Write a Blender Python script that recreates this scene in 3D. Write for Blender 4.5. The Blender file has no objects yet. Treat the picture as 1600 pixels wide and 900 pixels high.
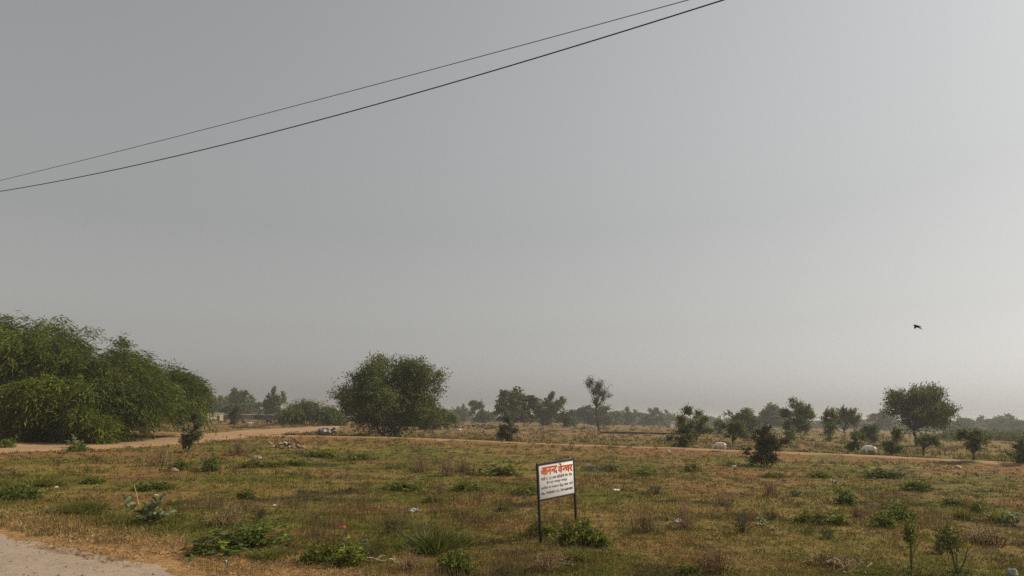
import bpy, bmesh, math, random
import numpy as np
from mathutils import Matrix, Vector

# ------------------------------------------------------------------ camera, sky, sun, exposure
SC = bpy.context.scene
COL = SC.collection
F = 1186.0                      # focal length in pixels of a 1600 x 900 frame
CAM_H = 2.8
PITCH = math.atan(206.0 / F)
ROLL = math.radians(1.2)
SUN_AZ = math.radians(70.0)     # to the right of the view direction (+Y)
SUN_EL = math.radians(42.0)
HAZE_DENSITY = 0.00038

cam_pos = np.array([0.0, 0.0, CAM_H])
fwd = np.array([0.0, math.cos(PITCH), math.sin(PITCH)])
up0 = np.array([0.0, -math.sin(PITCH), math.cos(PITCH)])
rt0 = np.array([1.0, 0.0, 0.0])
RT = math.cos(ROLL) * rt0 + math.sin(ROLL) * up0
UP = -math.sin(ROLL) * rt0 + math.cos(ROLL) * up0
cd = bpy.data.cameras.new('camera')
cd.sensor_width = 36.0
cd.lens = 36.0 * F / 1600.0
cd.clip_start = 0.1
cd.clip_end = 12000.0
cam = bpy.data.objects.new('camera', cd)
COL.objects.link(cam)
cam.matrix_world = Matrix(((RT[0], UP[0], -fwd[0], cam_pos[0]), (RT[1], UP[1], -fwd[1], cam_pos[1]),
                           (RT[2], UP[2], -fwd[2], cam_pos[2]), (0, 0, 0, 1)))
SC.camera = cam

world = bpy.data.worlds.new('World')
SC.world = world
world.use_nodes = True
wn = world.node_tree
wn.nodes.clear()
sky = wn.nodes.new('ShaderNodeTexSky')
sky.sky_type = 'NISHITA'
sky.sun_disc = False
sky.sun_elevation = SUN_EL
sky.sun_rotation = SUN_AZ
sky.altitude = 200.0
sky.air_density = 2.0
sky.dust_density = 2.6
sky.ozone_density = 1.0
hsv = wn.nodes.new('ShaderNodeHueSaturation')
hsv.inputs['Saturation'].default_value = 0.12
bg = wn.nodes.new('ShaderNodeBackground')
bg.inputs['Strength'].default_value = 0.0825
wo = wn.nodes.new('ShaderNodeOutputWorld')
wn.links.new(sky.outputs['Color'], hsv.inputs['Color'])
wn.links.new(hsv.outputs['Color'], bg.inputs['Color'])
wn.links.new(bg.outputs['Background'], wo.inputs['Surface'])

sd = bpy.data.lights.new('sun', 'SUN')
sd.energy = 4.9
sd.angle = math.radians(0.9)
sd.color = (1.0, 0.88, 0.70)
sun = bpy.data.objects.new('sun', sd)
COL.objects.link(sun)
sun_vec = Vector((math.sin(SUN_AZ) * math.cos(SUN_EL), math.cos(SUN_AZ) * math.cos(SUN_EL), math.sin(SUN_EL)))
sun.rotation_euler = sun_vec.to_track_quat('Z', 'Y').to_euler()
sun.location = (40, 30, 60)

SC.view_settings.view_transform = 'Standard'
SC.view_settings.look = 'None'
SC.view_settings.exposure = 0.0
SC.view_settings.gamma = 1.0
SC.render.engine = 'CYCLES'
SC.cycles.use_denoising = False
SC.cycles.max_bounces = 6
SC.cycles.diffuse_bounces = 3
SC.cycles.transmission_bounces = 4
SC.cycles.volume_bounces = 1
SC.cycles.transparent_max_bounces = 4

# ------------------------------------------------------------------ helpers
def hsh(ix, iy, s, iz=None):
    n = (ix.astype(np.int64) * 374761393 + iy.astype(np.int64) * 668265263 + s * 97471157) & 0xffffffff
    if iz is not None:
        n = (n + iz.astype(np.int64) * 1440662683) & 0xffffffff
    n = ((n ^ (n >> 13)) * 1274126177) & 0xffffffff
    n = ((n ^ (n >> 15)) * 2246822519) & 0xffffffff
    return ((n ^ (n >> 16)) & 0xffff) / 65535.0

def vn(x, y, s=0):
    x = np.asarray(x, float); y = np.asarray(y, float)
    ix = np.floor(x); iy = np.floor(y)
    fx = x - ix; fy = y - iy
    fx = fx * fx * (3 - 2 * fx); fy = fy * fy * (3 - 2 * fy)
    a = hsh(ix, iy, s); b = hsh(ix + 1, iy, s); c = hsh(ix, iy + 1, s); d = hsh(ix + 1, iy + 1, s)
    return (a * (1 - fx) + b * fx) * (1 - fy) + (c * (1 - fx) + d * fx) * fy

def fbm(x, y, s=0, o=3):
    t = 0; a = 0.5; n = 0
    for k in range(o):
        t = t + a * vn(np.asarray(x) * 2 ** k, np.asarray(y) * 2 ** k, s + k); n += a; a *= 0.5
    return t / n

def vn3(p, s=0):
    i = np.floor(p); f = p - i; f = f * f * (3 - 2 * f)
    r = 0
    for dx in (0, 1):
        for dy in (0, 1):
            for dz in (0, 1):
                w = (f[:, 0] if dx else 1 - f[:, 0]) * (f[:, 1] if dy else 1 - f[:, 1]) * (f[:, 2] if dz else 1 - f[:, 2])
                r = r + w * hsh(i[:, 0] + dx, i[:, 1] + dy, s, i[:, 2] + dz)
    return r

def sstep(a, b, x):
    t = np.clip((x - a) / (b - a), 0, 1)
    return t * t * (3 - 2 * t)

def raydir(px, py):
    return fwd * F + RT * (px - 800.0) - UP * (py - 450.0)

# centre line of the long field track, world x -> y
TB_X = np.array([-400., -40., -14., 0., 14., 24., 34., 300.])
TB_Y = np.array([100., 98., 92., 84., 72., 64., 57., -60.])
def _flat(px, py, z=0.1):
    d = fwd * F + RT * (px - 800.0) - UP * (py - 450.0); return (cam_pos + d * ((z - CAM_H) / d[2]))[:2]
_e = _flat(350, 899) - _flat(0, 830); _e = _e / np.linalg.norm(_e)
ROAD_N = np.array([-_e[1], _e[0]]); ROAD_N = ROAD_N * (1 if ROAD_N[1] > 0 else -1); ROAD_OFF = float(np.dot(ROAD_N, _flat(0, 830))) + 0.15

def tb_y(x):
    return np.interp(x, TB_X, TB_Y)

def hz(x, y):
    x = np.asarray(x, float); y = np.asarray(y, float)
    z = 0.006 * np.clip(y - 50, 0, 200)
    ro = x * ROAD_N[0] + y * ROAD_N[1] - ROAD_OFF
    k = sstep(0.2, 3.0, ro)
    z = z + k * (0.16 * (vn(x / 9, y / 9, 3) - 0.5) + 0.09 * (vn(x / 3.1, y / 3.1, 5) - 0.5) + 0.05 * (vn(x / 1.1, y / 1.1, 6) - 0.5) * (y < 45))
    z = z + 0.10 * (1 - sstep(-0.3, 1.0, ro))
    z = z + TB_K * 0.28 * np.exp(-((y - tb_y(x)) / 2.6) ** 2)
    return z
TB_K = 0.0

def G(px, py):
    d = raydir(px, py)
    z = 0.0
    for _ in range(25):
        t = (z - CAM_H) / d[2] if d[2] < -1e-6 else 1e6
        t = min(t, 900.0 / F)
        p = cam_pos + d * t
        z = 0.5 * z + 0.5 * float(hz(p[0], p[1]))
    p[2] = float(hz(p[0], p[1]))
    return p

def depth_of(p):
    return float(np.dot(np.asarray(p) - cam_pos, fwd))

def proj(p):
    v = np.asarray(p) - cam_pos
    dz = np.dot(v, fwd)
    return 800 + F * np.dot(v, RT) / dz, 450 - F * np.dot(v, UP) / dz

def at(px, dep):
    """ground point seen in column px at a given depth"""
    py = 656 + (px - 800) * 0.0209
    d = raydir(px, py); p = cam_pos + d / F * dep
    p[2] = float(hz(p[0], p[1]))
    return p

# set the field track from where it is seen, then raise its low bank
_tb = [G(px, py) for px, py in ((430, 684), (520, 685.5), (610, 687), (700, 690.5), (800, 695), (900, 699.5), (1000, 703), (1100, 706.5), (1200, 710), (1300, 714.5), (1400, 719), (1500, 724.5), (1600, 730))]
TB_X = np.array([p[0] for p in _tb]); TB_Y = np.array([p[1] for p in _tb])
_l = (TB_X[0] - 60, TB_Y[0] + 6); _r = (TB_X[-1] + 60, TB_Y[-1] - 28)
TB_X = np.concatenate([[_l[0]], TB_X, [_r[0]]]); TB_Y = np.concatenate([[_l[1]], TB_Y, [_r[1]]])
TB_K = 1.0

class MB:
    def __init__(s): s.v = []; s.f = {}; s.c = []; s.n = 0
    def add(s, V, Fc, c=None):
        V = np.asarray(V, float).reshape(-1, 3); Fc = np.asarray(Fc, np.int64)
        s.f.setdefault(Fc.shape[1], []).append(Fc + s.n)
        s.v.append(V)
        if c is None: c = np.ones((len(V), 3)) * 0.5
        c = np.asarray(c, float)
        if c.ndim == 1: c = np.tile(c, (len(V), 1))
        s.c.append(c); s.n += len(V)
    def mesh(s, name, flat=False):
        me = bpy.data.meshes.new(name)
        V = np.concatenate(s.v); C = np.concatenate(s.c)
        ls = []; tot = []
        for k, l in s.f.items():
            a = np.concatenate(l); ls.append(a.ravel()); tot.append(np.full(len(a), k))
        L = np.concatenate(ls); T = np.concatenate(tot)
        st = np.concatenate([[0], np.cumsum(T)[:-1]])
        me.vertices.add(len(V)); me.vertices.foreach_set('co', V.astype(np.float32).ravel())
        me.loops.add(len(L)); me.loops.foreach_set('vertex_index', L.astype(np.int32))
        me.polygons.add(len(T)); me.polygons.foreach_set('loop_start', st.astype(np.int32))
        at_ = me.color_attributes.new('Col', 'FLOAT_COLOR', 'POINT')
        at_.data.foreach_set('color', np.concatenate([C, np.ones((len(C), 1))], 1).astype(np.float32).ravel())
        me.update(calc_edges=True)
        me.validate()
        if flat: me.shade_flat()
        return me

def obj(name, me, mat, parent=None, loc=None):
    o = bpy.data.objects.new(name, me)
    COL.objects.link(o)
    if mat is not None and len(me.materials) == 0: me.materials.append(mat)
    if parent is not None: o.parent = parent
    if loc is not None: o.location = loc
    return o

def tag(o, label=None, cat=None, group=None, kind=None):
    if label: o['label'] = label
    if cat: o['category'] = cat
    if group: o['group'] = group
    if kind: o['kind'] = kind
    return o

def empty(name, loc, rz=0.0, sc=None):
    o = bpy.data.objects.new(name, None); COL.objects.link(o)
    o.empty_display_size = 0.3
    o.location = [float(a) for a in loc]; o.rotation_euler = (0, 0, rz)
    if sc is not None: o.scale = sc
    return o

def copy_tree(o, parent=None):
    c = o.copy(); COL.objects.link(c); c.parent = parent
    for ch in list(o.children): copy_tree(ch, c)
    return c

def tube(mb, pts, rad, sides=6, col=(.5, .5, .5), cap=True):
    pts = np.asarray(pts, float); n = len(pts)
    rad = np.broadcast_to(np.asarray(rad, float), (n,))
    tg = np.gradient(pts, axis=0); tg /= np.linalg.norm(tg, axis=1)[:, None] + 1e-9
    ref = np.array([0, 0, 1.0]) if abs(tg[0][2]) < 0.9 else np.array([1.0, 0, 0])
    a = np.cross(tg, ref); a /= np.linalg.norm(a, axis=1)[:, None] + 1e-9
    b = np.cross(tg, a)
    th = np.arange(sides) * 2 * math.pi / sides
    V = pts[:, None, :] + rad[:, None, None] * (np.cos(th)[None, :, None] * a[:, None, :] + np.sin(th)[None, :, None] * b[:, None, :])
    i = np.arange(n - 1)[:, None] * sides; j = np.arange(sides)[None, :]; j2 = (j + 1) % sides
    Fq = np.stack([i + j, i + j2, i + sides + j2, i + sides + j], -1).reshape(-1, 4)
    mb.add(V.reshape(-1, 3), Fq, col)
    if cap:
        mb.add(V[-1], np.array([list(range(sides))]), col)

def box(mb, c, s, R=None, col=(.5, .5, .5), jit=0.0, rng=None):
    V = np.array([[x, y, z] for x in (-.5, .5) for y in (-.5, .5) for z in (-.5, .5)]) * np.asarray(s)
    if jit: V = V + (rng.random((8, 3)) - .5) * jit * np.asarray(s)
    if R is not None: V = V @ np.asarray(R).T
    mb.add(V + np.asarray(c), np.array([[0, 1, 3, 2], [4, 6, 7, 5], [0, 4, 5, 1], [2, 3, 7, 6], [0, 2, 6, 4], [1, 5, 7, 3]]), col)

def unit(v):
    v = np.asarray(v, float)
    return v / (np.linalg.norm(v, axis=-1, keepdims=True) + 1e-9)

def rndir(rng, n):
    return unit(rng.normal(size=(n, 3)))

def leaves(mb, P, A, L, Wd, col, rng, fold=0.0):
    """rhombic leaves: base points P, axes A (unit), lengths L, widths Wd"""
    n = len(P)
    S = unit(np.cross(A, rndir(rng, n)))
    L = np.broadcast_to(L, (n,))[:, None]; Wd = np.broadcast_to(Wd, (n,))[:, None]
    N = np.cross(A, S)
    v0 = P; v2 = P + A * L
    m = P + A * L * 0.5 - N * L * fold
    V = np.stack([v0, m + S * Wd * .5, v2, m - S * Wd * .5], 1).reshape(-1, 3)
    mb.add(V, np.arange(n * 4).reshape(-1, 4), np.repeat(col, 4, axis=0))

def sprays(mb, rng, P, D, L, n, ll, lw, droop, col, var=0.3, spread=0.9):
    T = len(P)
    t = np.linspace(0.08, 1, n)[None, :, None]
    L = np.broadcast_to(L, (T,))
    X = P[:, None, :] + D[:, None, :] * L[:, None, None] * t + np.array([0, 0, -1.0]) * (droop * L)[:, None, None] * t ** 2
    X = X + rng.normal(size=X.shape) * (L * 0.06)[:, None, None]
    Ax = D[:, None, :] + np.array([0, 0, -1.0]) * 2 * droop * t
    Ax = unit(Ax + rng.normal(size=X.shape) * spread)
    br = np.exp(rng.normal(size=(T, 1)) * var)
    hue = rng.normal(size=(T, 1)) * 0.12
    c = np.asarray(col) * br * np.concatenate([1 + hue, np.ones((T, 1)), 1 - hue], 1)
    c = np.clip(np.repeat(c, n, axis=0), 0.004, 0.6)
    m = T * n
    leaves(mb, X.reshape(-1, 3), Ax.reshape(-1, 3), ll * (0.6 + 0.8 * rng.random(m)), lw * (0.6 + 0.8 * rng.random(m)), c, rng)

# ------------------------------------------------------------------ materials
def mat(name):
    m = bpy.data.materials.new(name); m.use_nodes = True
    nt = m.node_tree; b = nt.nodes['Principled BSDF']
    return m, nt, b

def plain(name, col, rough=0.8, spec=0.2, noise=0.15, scale=6.0, bump=0.0):
    m, nt, b = mat(name)
    tc = nt.nodes.new('ShaderNodeTexCoord'); nz = nt.nodes.new('ShaderNodeTexNoise')
    nz.inputs['Scale'].default_value = scale; nz.inputs['Detail'].default_value = 6
    nt.links.new(tc.outputs['Object'], nz.inputs['Vector'])
    r = nt.nodes.new('ShaderNodeValToRGB')
    r.color_ramp.elements[0].position = 0.3; r.color_ramp.elements[1].position = 0.7
    r.color_ramp.elements[0].color = (*[c * (1 - noise) for c in col], 1)
    r.color_ramp.elements[1].color = (*[min(1, c * (1 + noise)) for c in col], 1)
    nt.links.new(nz.outputs['Fac'], r.inputs['Fac']); nt.links.new(r.outputs['Color'], b.inputs['Base Color'])
    b.inputs['Roughness'].default_value = rough; b.inputs['Specular IOR Level'].default_value = spec
    if bump:
        bp = nt.nodes.new('ShaderNodeBump'); bp.inputs['Strength'].default_value = bump
        nt.links.new(nz.outputs['Fac'], bp.inputs['Height']); nt.links.new(bp.outputs['Normal'], b.inputs['Normal'])
    return m

def leafmat(name, transl=0.3, rough=0.6, rnd=0.0, spec=0.25):
    m, nt, b = mat(name)
    a = nt.nodes.new('ShaderNodeAttribute'); a.attribute_name = 'Col'
    src = a.outputs['Color']
    if rnd:
        oi = nt.nodes.new('ShaderNodeObjectInfo')
        mr = nt.nodes.new('ShaderNodeMapRange'); mr.inputs['To Min'].default_value = 1 - rnd; mr.inputs['To Max'].default_value = 1 + rnd
        nt.links.new(oi.outputs['Random'], mr.inputs['Value'])
        h = nt.nodes.new('ShaderNodeHueSaturation')
        nt.links.new(mr.outputs['Result'], h.inputs['Value']); nt.links.new(src, h.inputs['Color'])
        mr2 = nt.nodes.new('ShaderNodeMapRange'); mr2.inputs['To Min'].default_value = 0.52; mr2.inputs['To Max'].default_value = 0.475
        nt.links.new(oi.outputs['Random'], mr2.inputs['Value']); nt.links.new(mr2.outputs['Result'], h.inputs['Hue'])
        src = h.outputs['Color']
    nt.links.new(src, b.inputs['Base Color'])
    b.inputs['Roughness'].default_value = rough; b.inputs['Specular IOR Level'].default_value = spec
    tr = nt.nodes.new('ShaderNodeBsdfTranslucent'); nt.links.new(src, tr.inputs['Color'])
    mx = nt.nodes.new('ShaderNodeMixShader'); mx.inputs['Fac'].default_value = transl
    nt.links.new(b.outputs['BSDF'], mx.inputs[1]); nt.links.new(tr.outputs['BSDF'], mx.inputs[2])
    nt.links.new(mx.outputs['Shader'], nt.nodes['Material Output'].inputs['Surface'])
    return m

def groundmat(name, rock=False):
    m, nt, b = mat(name)
    N = nt.nodes.new; Lk = nt.links.new
    a = N('ShaderNodeAttribute'); a.attribute_name = 'Col'
    tc = N('ShaderNodeTexCoord')
    def noise(sc, det=6, ro=0.6):
        n = N('ShaderNodeTexNoise'); n.inputs['Scale'].default_value = sc; n.inputs['Detail'].default_value = det; n.inputs['Roughness'].default_value = ro
        Lk(tc.outputs['Object'], n.inputs['Vector']); return n
    def ramp(src, p0, p1, c0, c1):
        r = N('ShaderNodeValToRGB'); r.color_ramp.elements[0].position = p0; r.color_ramp.elements[1].position = p1
        r.color_ramp.elements[0].color = (*c0, 1); r.color_ramp.elements[1].color = (*c1, 1)
        Lk(src, r.inputs['Fac']); return r.outputs['Color']
    def mul(x, y, f=1.0):
        q = N('ShaderNodeMixRGB'); q.blend_type = 'MULTIPLY'; q.inputs['Fac'].default_value = f
        Lk(x, q.inputs['Color1']); Lk(y, q.inputs['Color2']); return q.outputs['Color']
    n1 = noise(0.8); n2 = noise(7.0, 8, 0.7); n3 = noise(38.0, 4, 0.6)
    c = a.outputs['Color']
    if not rock:
        c = mul(c, ramp(n1.outputs['Fac'], .3, .7, (.72, .74, .68), (1.25, 1.2, 1.2)))
        c = mul(c, ramp(n2.outputs['Fac'], .32, .68, (.55, .56, .5), (1.5, 1.4, 1.3)))
        c = mul(c, ramp(n3.outputs['Fac'], .35, .65, (.6, .6, .58), (1.4, 1.36, 1.3)))
    else:
        c = mul(c, ramp(n1.outputs['Fac'], .3, .7, (.9, .9, .88), (1.1, 1.1, 1.1)))
        c = mul(c, ramp(n2.outputs['Fac'], .3, .7, (.8, .8, .78), (1.18, 1.17, 1.15)))
        c = mul(c, ramp(n3.outputs['Fac'], .35, .65, (.82, .82, .8), (1.15, 1.15, 1.15)))
    Lk(c, b.inputs['Base Color'])
    b.inputs['Roughness'].default_value = 0.95; b.inputs['Specular IOR Level'].default_value = 0.1
    bp = N('ShaderNodeBump'); bp.inputs['Strength'].default_value = 0.7; bp.inputs['Distance'].default_value = 0.05 if not rock else 0.015
    ad = N('ShaderNodeMath'); ad.operation = 'ADD'
    Lk(n2.outputs['Fac'], ad.inputs[0]); Lk(n3.outputs['Fac'], ad.inputs[1]); Lk(ad.outputs[0], bp.inputs['Height']); Lk(bp.outputs['Normal'], b.inputs['Normal'])
    return m

M_ground = groundmat('field_soil'); M_track = groundmat('packed_earth', True)
M_leaf = leafmat('foliage', 0.34, 0.7, spec=.12); M_weed = leafmat('weed_leaves', 0.42, rnd=0.22); M_grass = leafmat('grass_blades', 0.35, 0.7)
M_dry = leafmat('dry_stalks', 0.2, 0.8, rnd=0.15)
M_bark = plain('bark', (.075, .06, .048), 0.9, 0.1, 0.3, 9, 0.4)
M_twig = plain('green_stem', (.13, .11, .055), 0.8, 0.1, 0.25, 20)
M_black = plain('dark_iron', (.022, .018, .017), 0.55, 0.3, 0.35, 14)
M_white = plain('painted_sheet', (.80, .77, .76), 0.5, 0.3, 0.05, 5)
M_red = plain('red_paint', (.62, .07, .03), 0.6, 0.2, 0.2, 9)
M_yel = plain('yellow_paint', (.75, .42, .06), 0.6, 0.2, 0.15, 9)
M_ink = plain('grey_ink', (.12, .11, .12), 0.6, 0.2, 0.2, 15)
M_blue = plain('blue_ink', (.09, .13, .28), 0.6, 0.2, 0.2, 15)
M_cable = plain('cable_sheath', (.03, .03, .032), 0.6, 0.2, 0.1, 4)
M_stone = plain('pink_stone', (.30, .20, .15), 0.9, 0.15, 0.35, 3.5, 0.5)
M_stone_w = plain('pale_stone', (.38, .31, .26), 0.9, 0.15, 0.3, 3.5, 0.5)
M_stone_d = plain('dark_stone', (.055, .048, .046), 0.9, 0.1, 0.4, 2.5, 0.5)
M_plaster = plain('beige_plaster', (.42, .36, .27), 0.9, 0.1, 0.15, 1.5)
M_conc = plain('pale_coping', (.45, .40, .34), 0.9, 0.1, 0.2, 2)
M_hide_w = plain('white_hide', (.80, .75, .68), 0.85, 0.1, 0.12, 3)
M_hide_g = plain('grey_hide', (.34, .33, .33), 0.85, 0.1, 0.3, 2)
M_hide_d = plain('dark_hide', (.035, .03, .03), 0.85, 0.1, 0.3, 3)
M_horn = plain('dark_horn', (.05, .045, .04), 0.6, 0.2)
M_plastic = plain('white_plastic', (.52, .52, .51), 0.4, 0.4, 0.12, 12)
M_sack = plain('grey_sack', (.15, .15, .16), 0.7, 0.2, 0.35, 3)
M_sackw = plain('dirty_white_sack', (.36, .36, .35), 0.8, 0.1, 0.35, 3)
M_sackp = plain('pale_pink_sack', (.28, .22, .20), 0.7, 0.2, 0.25, 3)
M_redp = plain('orange_red_wrapper', (.65, .12, .06), 0.5, 0.3, 0.15, 12)
M_yelp = plain('yellow_petal', (.72, .55, .02), 0.6, 0.2, 0.1, 12)
M_feather = plain('black_feather', (.012, .012, .013), 0.7, 0.2, 0.2, 9)
M_bigleaf = leafmat('waxy_grey_green_leaf', 0.2, 0.5, rnd=0.1)

# ------------------------------------------------------------------ ground
def axis(core0, core1, step, lim0, lim1, grow):
    a = list(np.arange(core0, core1 + 1e-6, step))
    s = step; x = a[-1]
    while x < lim1: s *= grow; x += s; a.append(x)
    s = step; x = a[0]; pre = []
    while x > lim0: s *= grow; x -= s; pre.append(x)
    return np.array(pre[::-1] + a)

def patch_col(x, y):
    """what grows or lies on the soil at x, y: base colours of the field"""
    x = np.asarray(x, float); y = np.asarray(y, float)
    dry = np.array([.162, .118, .040]); green = np.array([.096, .092, .017]); red = np.array([.170, .092, .043])
    straw = np.array([.28, .172, .088]); dark = np.array([.052, .044, .017])
    g = sstep(.38, .64, fbm(x / 3.4, y / 5.0, 11, 4)); c = dry * (1 - g[..., None]) + green * g[..., None]
    k = sstep(.60, .78, fbm(x / 1.5 + 40, y / 1.5, 23, 3))[..., None]; c = c * (1 - k) + dark * k
    r = (sstep(.56, .74, fbm(x / 4.2 + 9, y / 4.2 + 31, 37, 3)) * .75)[..., None]; c = c * (1 - r) + red * r
    dy = y - tb_y(x)
    rb = (sstep(-12, -3, dy) * (1 - sstep(-.5, 1.5, dy)) * sstep(.25, .6, fbm(x / 3, y / 3, 51, 3)))[..., None]; c = c * (1 - rb) + red * rb
    far = (sstep(4, 30, dy) * (0.8 - .5 * sstep(10, 60, x)))[..., None]; c = c * (1 - far) + np.array([.138, .092, .042]) * far
    ro = x * ROAD_N[0] + y * ROAD_N[1] - ROAD_OFF + 1.3 * (fbm(x / 1.3, y / 1.3, 71, 3) - .5)
    s = ((1 - sstep(.8, 2.9, ro)) * 0.9)[..., None]; c = c * (1 - s) + straw * s
    return c

gx = axis(-16, 16, 0.3, -2600, 2600, 1.045)
gy = np.concatenate([-np.geomspace(4, 400, 16)[::-1], np.arange(-2, 7, 1.0), np.arange(7, 34, .3), np.arange(34, 125, .6), np.geomspace(125.5, 2600, 70)])
GX, GY = np.meshgrid(gx, gy)
mb = MB()
GZ = hz(GX, GY)
V = np.stack([GX, GY, GZ], -1).reshape(-1, 3)
nx, ny = len(gx), len(gy)
i = np.arange(ny - 1)[:, None] * nx; j = np.arange(nx - 1)[None, :]
mb.add(V, np.stack([i + j, i + j + 1, i + nx + j + 1, i + nx + j], -1).reshape(-1, 4), patch_col(GX, GY).reshape(-1, 3))
tag(obj('ground', mb.mesh('ground'), M_ground), kind='structure')

def sheet(name, A, B, n, col, lift, edge=0.25, seed=1, nw=7):
    """a strip between two edge polylines A and B (world xy), resampled, with ragged edges, lying on the ground"""
    def res(P):
        P = np.asarray(P, float); s = np.concatenate([[0], np.cumsum(np.linalg.norm(np.diff(P, axis=0), axis=1))])
        t = np.linspace(0, s[-1], n); return np.stack([np.interp(t, s, P[:, 0]), np.interp(t, s, P[:, 1])], 1)
    A = res(A); B = res(B)
    D = unit(B - A)
    k = np.arange(n)
    A = A + D * ((fbm(k / 9.0, k * 0 + seed, seed, 5) - .5) * 2 * edge)[:, None]
    B = B + D * ((fbm(k / 6.0, k * 0 + seed + 9, seed + 3, 3) - .5) * 2 * edge)[:, None]
    t = np.linspace(0, 1, nw)[None, :, None]
    P = A[:, None, :] * (1 - t) + B[:, None, :] * t
    z = hz(P[..., 0], P[..., 1]) + lift
    z[:, 0] -= lift * 1.6; z[:, -1] -= lift * 1.6
    V = np.concatenate([P, z[..., None]], -1).reshape(-1, 3)
    i = np.arange(n - 1)[:, None] * nw; j = np.arange(nw - 1)[None, :]
    c = np.asarray(col) * (0.85 + 0.3 * fbm(P[..., 0] / 2.5, P[..., 1] / 2.5, seed + 7, 3).reshape(-1, 1))
    mb = MB(); mb.add(V, np.stack([i + j, i + j + 1, i + nw + j + 1, i + nw + j], -1).reshape(-1, 4), c)
    return tag(obj(name, mb.mesh(name), M_track), kind='structure')

rdir = np.array([ROAD_N[1], -ROAD_N[0]])
ra = [ROAD_N * (ROAD_OFF - .15) + rdir * t for t in (-160, -60, -30, -15, -8, 0, 8, 15, 40, 160)]
rb = [ROAD_N * (ROAD_OFF - 8.6) + rdir * t for t in (-160, -60, -30, -15, -8, 0, 8, 15, 40, 160)]
sheet('road', ra, rb, 3000, (.270, .215, .168), 0.012, 0.55, 3, 16)
ux = [-60, 0, 80, 150, 220, 300, 360, 420, 480, 530]
ua = [692, 692, 692, 692, 688.5, 678, 674, 670, 667, 665.5]; ub = [711, 708, 705, 703, 699, 694, 687, 681, 675.5, 672]
sheet('dirt_track', [G(a, b)[:2] for a, b in zip(ux, ua)], [G(a, b)[:2] for a, b in zip(ux, ub)], 220, (.285, .182, .104), 0.03, 0.5, 5, 12)
tx = np.array([430, 520, 610, 700, 800, 900, 1000, 1100, 1200, 1300, 1400, 1500, 1600])
ce = np.array([_ for _ in zip(TB_X, TB_Y)])
sheet('field_track', ce + np.array([0.3, 1.25]), ce - np.array([0.3, 1.15]), 420, (.285, .180, .094), 0.03, 1.0, 8, 7)
pc = [(650, 669.5), (720, 671.2), (800, 675), (900, 678), (1000, 681), (1100, 684)]
pcw = np.array([G(a, b)[:2] for a, b in pc])
sheet('field_path', pcw + np.array([0, 1.3]), pcw - np.array([0, 1.3]), 160, (.26, .16, .085), 0.04, 0.9, 9, 5)

# ------------------------------------------------------------------ trees
def lobes_for(style, rng):
    S = {'dome': [(0, .64, .36, .31, 3), (-.03, .45, .42, .24, 3), (.08, .36, .40, .18, 1.5)],
         'vase': [(0, .74, .38, .22, 3), (0, .58, .42, .20, 3)],
         'round': [(0, .62, .42, .34, 3), (0, .40, .36, .25, 1.5)],
         'tall': [(.04, .70, .32, .26, 2), (-.06, .32, .40, .26, 2.2)],
         'arch': [(0, .66, .42, .24, 3), (.2, .56, .26, .18, 2), (-.15, .6, .30, .22, 2)],
         'low': [(0, .5, .44, .42, 3), (-.2, .36, .28, .3, 1), (.22, .34, .26, .3, 1)],
         'umbrella': [(0, .86, .44, .10, 3), (.04, .70, .24, .12, 1.6), (.02, .52, .16, .10, .7)],
         'spread': [(-.05, .60, .40, .34, 3), (-.22, .40, .30, .34, 2), (.24, .42, .26, .26, 2), (.05, .30, .34, .24, 1.5)]}[style]
    w = np.array([s[4] for s in S]); w = w / w.sum()
    out = []
    for _ in range({'arch': 50, 'umbrella': 18, 'spread': 60, 'dome': 54, 'vase': 34}.get(style, 22)):
        c = S[rng.choice(len(S), p=w)]
        d = rndir(rng, 1)[0]; r = rng.random() ** 0.45
        out.append((c[0] + d[0] * c[2] * r, d[1] * c[2] * r, c[1] + d[2] * c[3] * r, rng.uniform(.09, .17)))
    return np.array(out)

LOOK = {  # colour, droop, upward bias, leaf proportions
    'acacia': ((.096, .112, .026), 0.12, 0.30),
    'prosopis': ((.082, .104, .016), 0.26, 0.20),
    'prosopis_light': ((.118, .142, .014), 0.30, 0.20),
    'neem': ((.078, .108, .030), 0.25, 0.20),
    'grey': ((.072, .078, .034), 0.10, 0.35),
    'bare': ((.070, .062, .045), 0.05, 0.30)}

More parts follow.
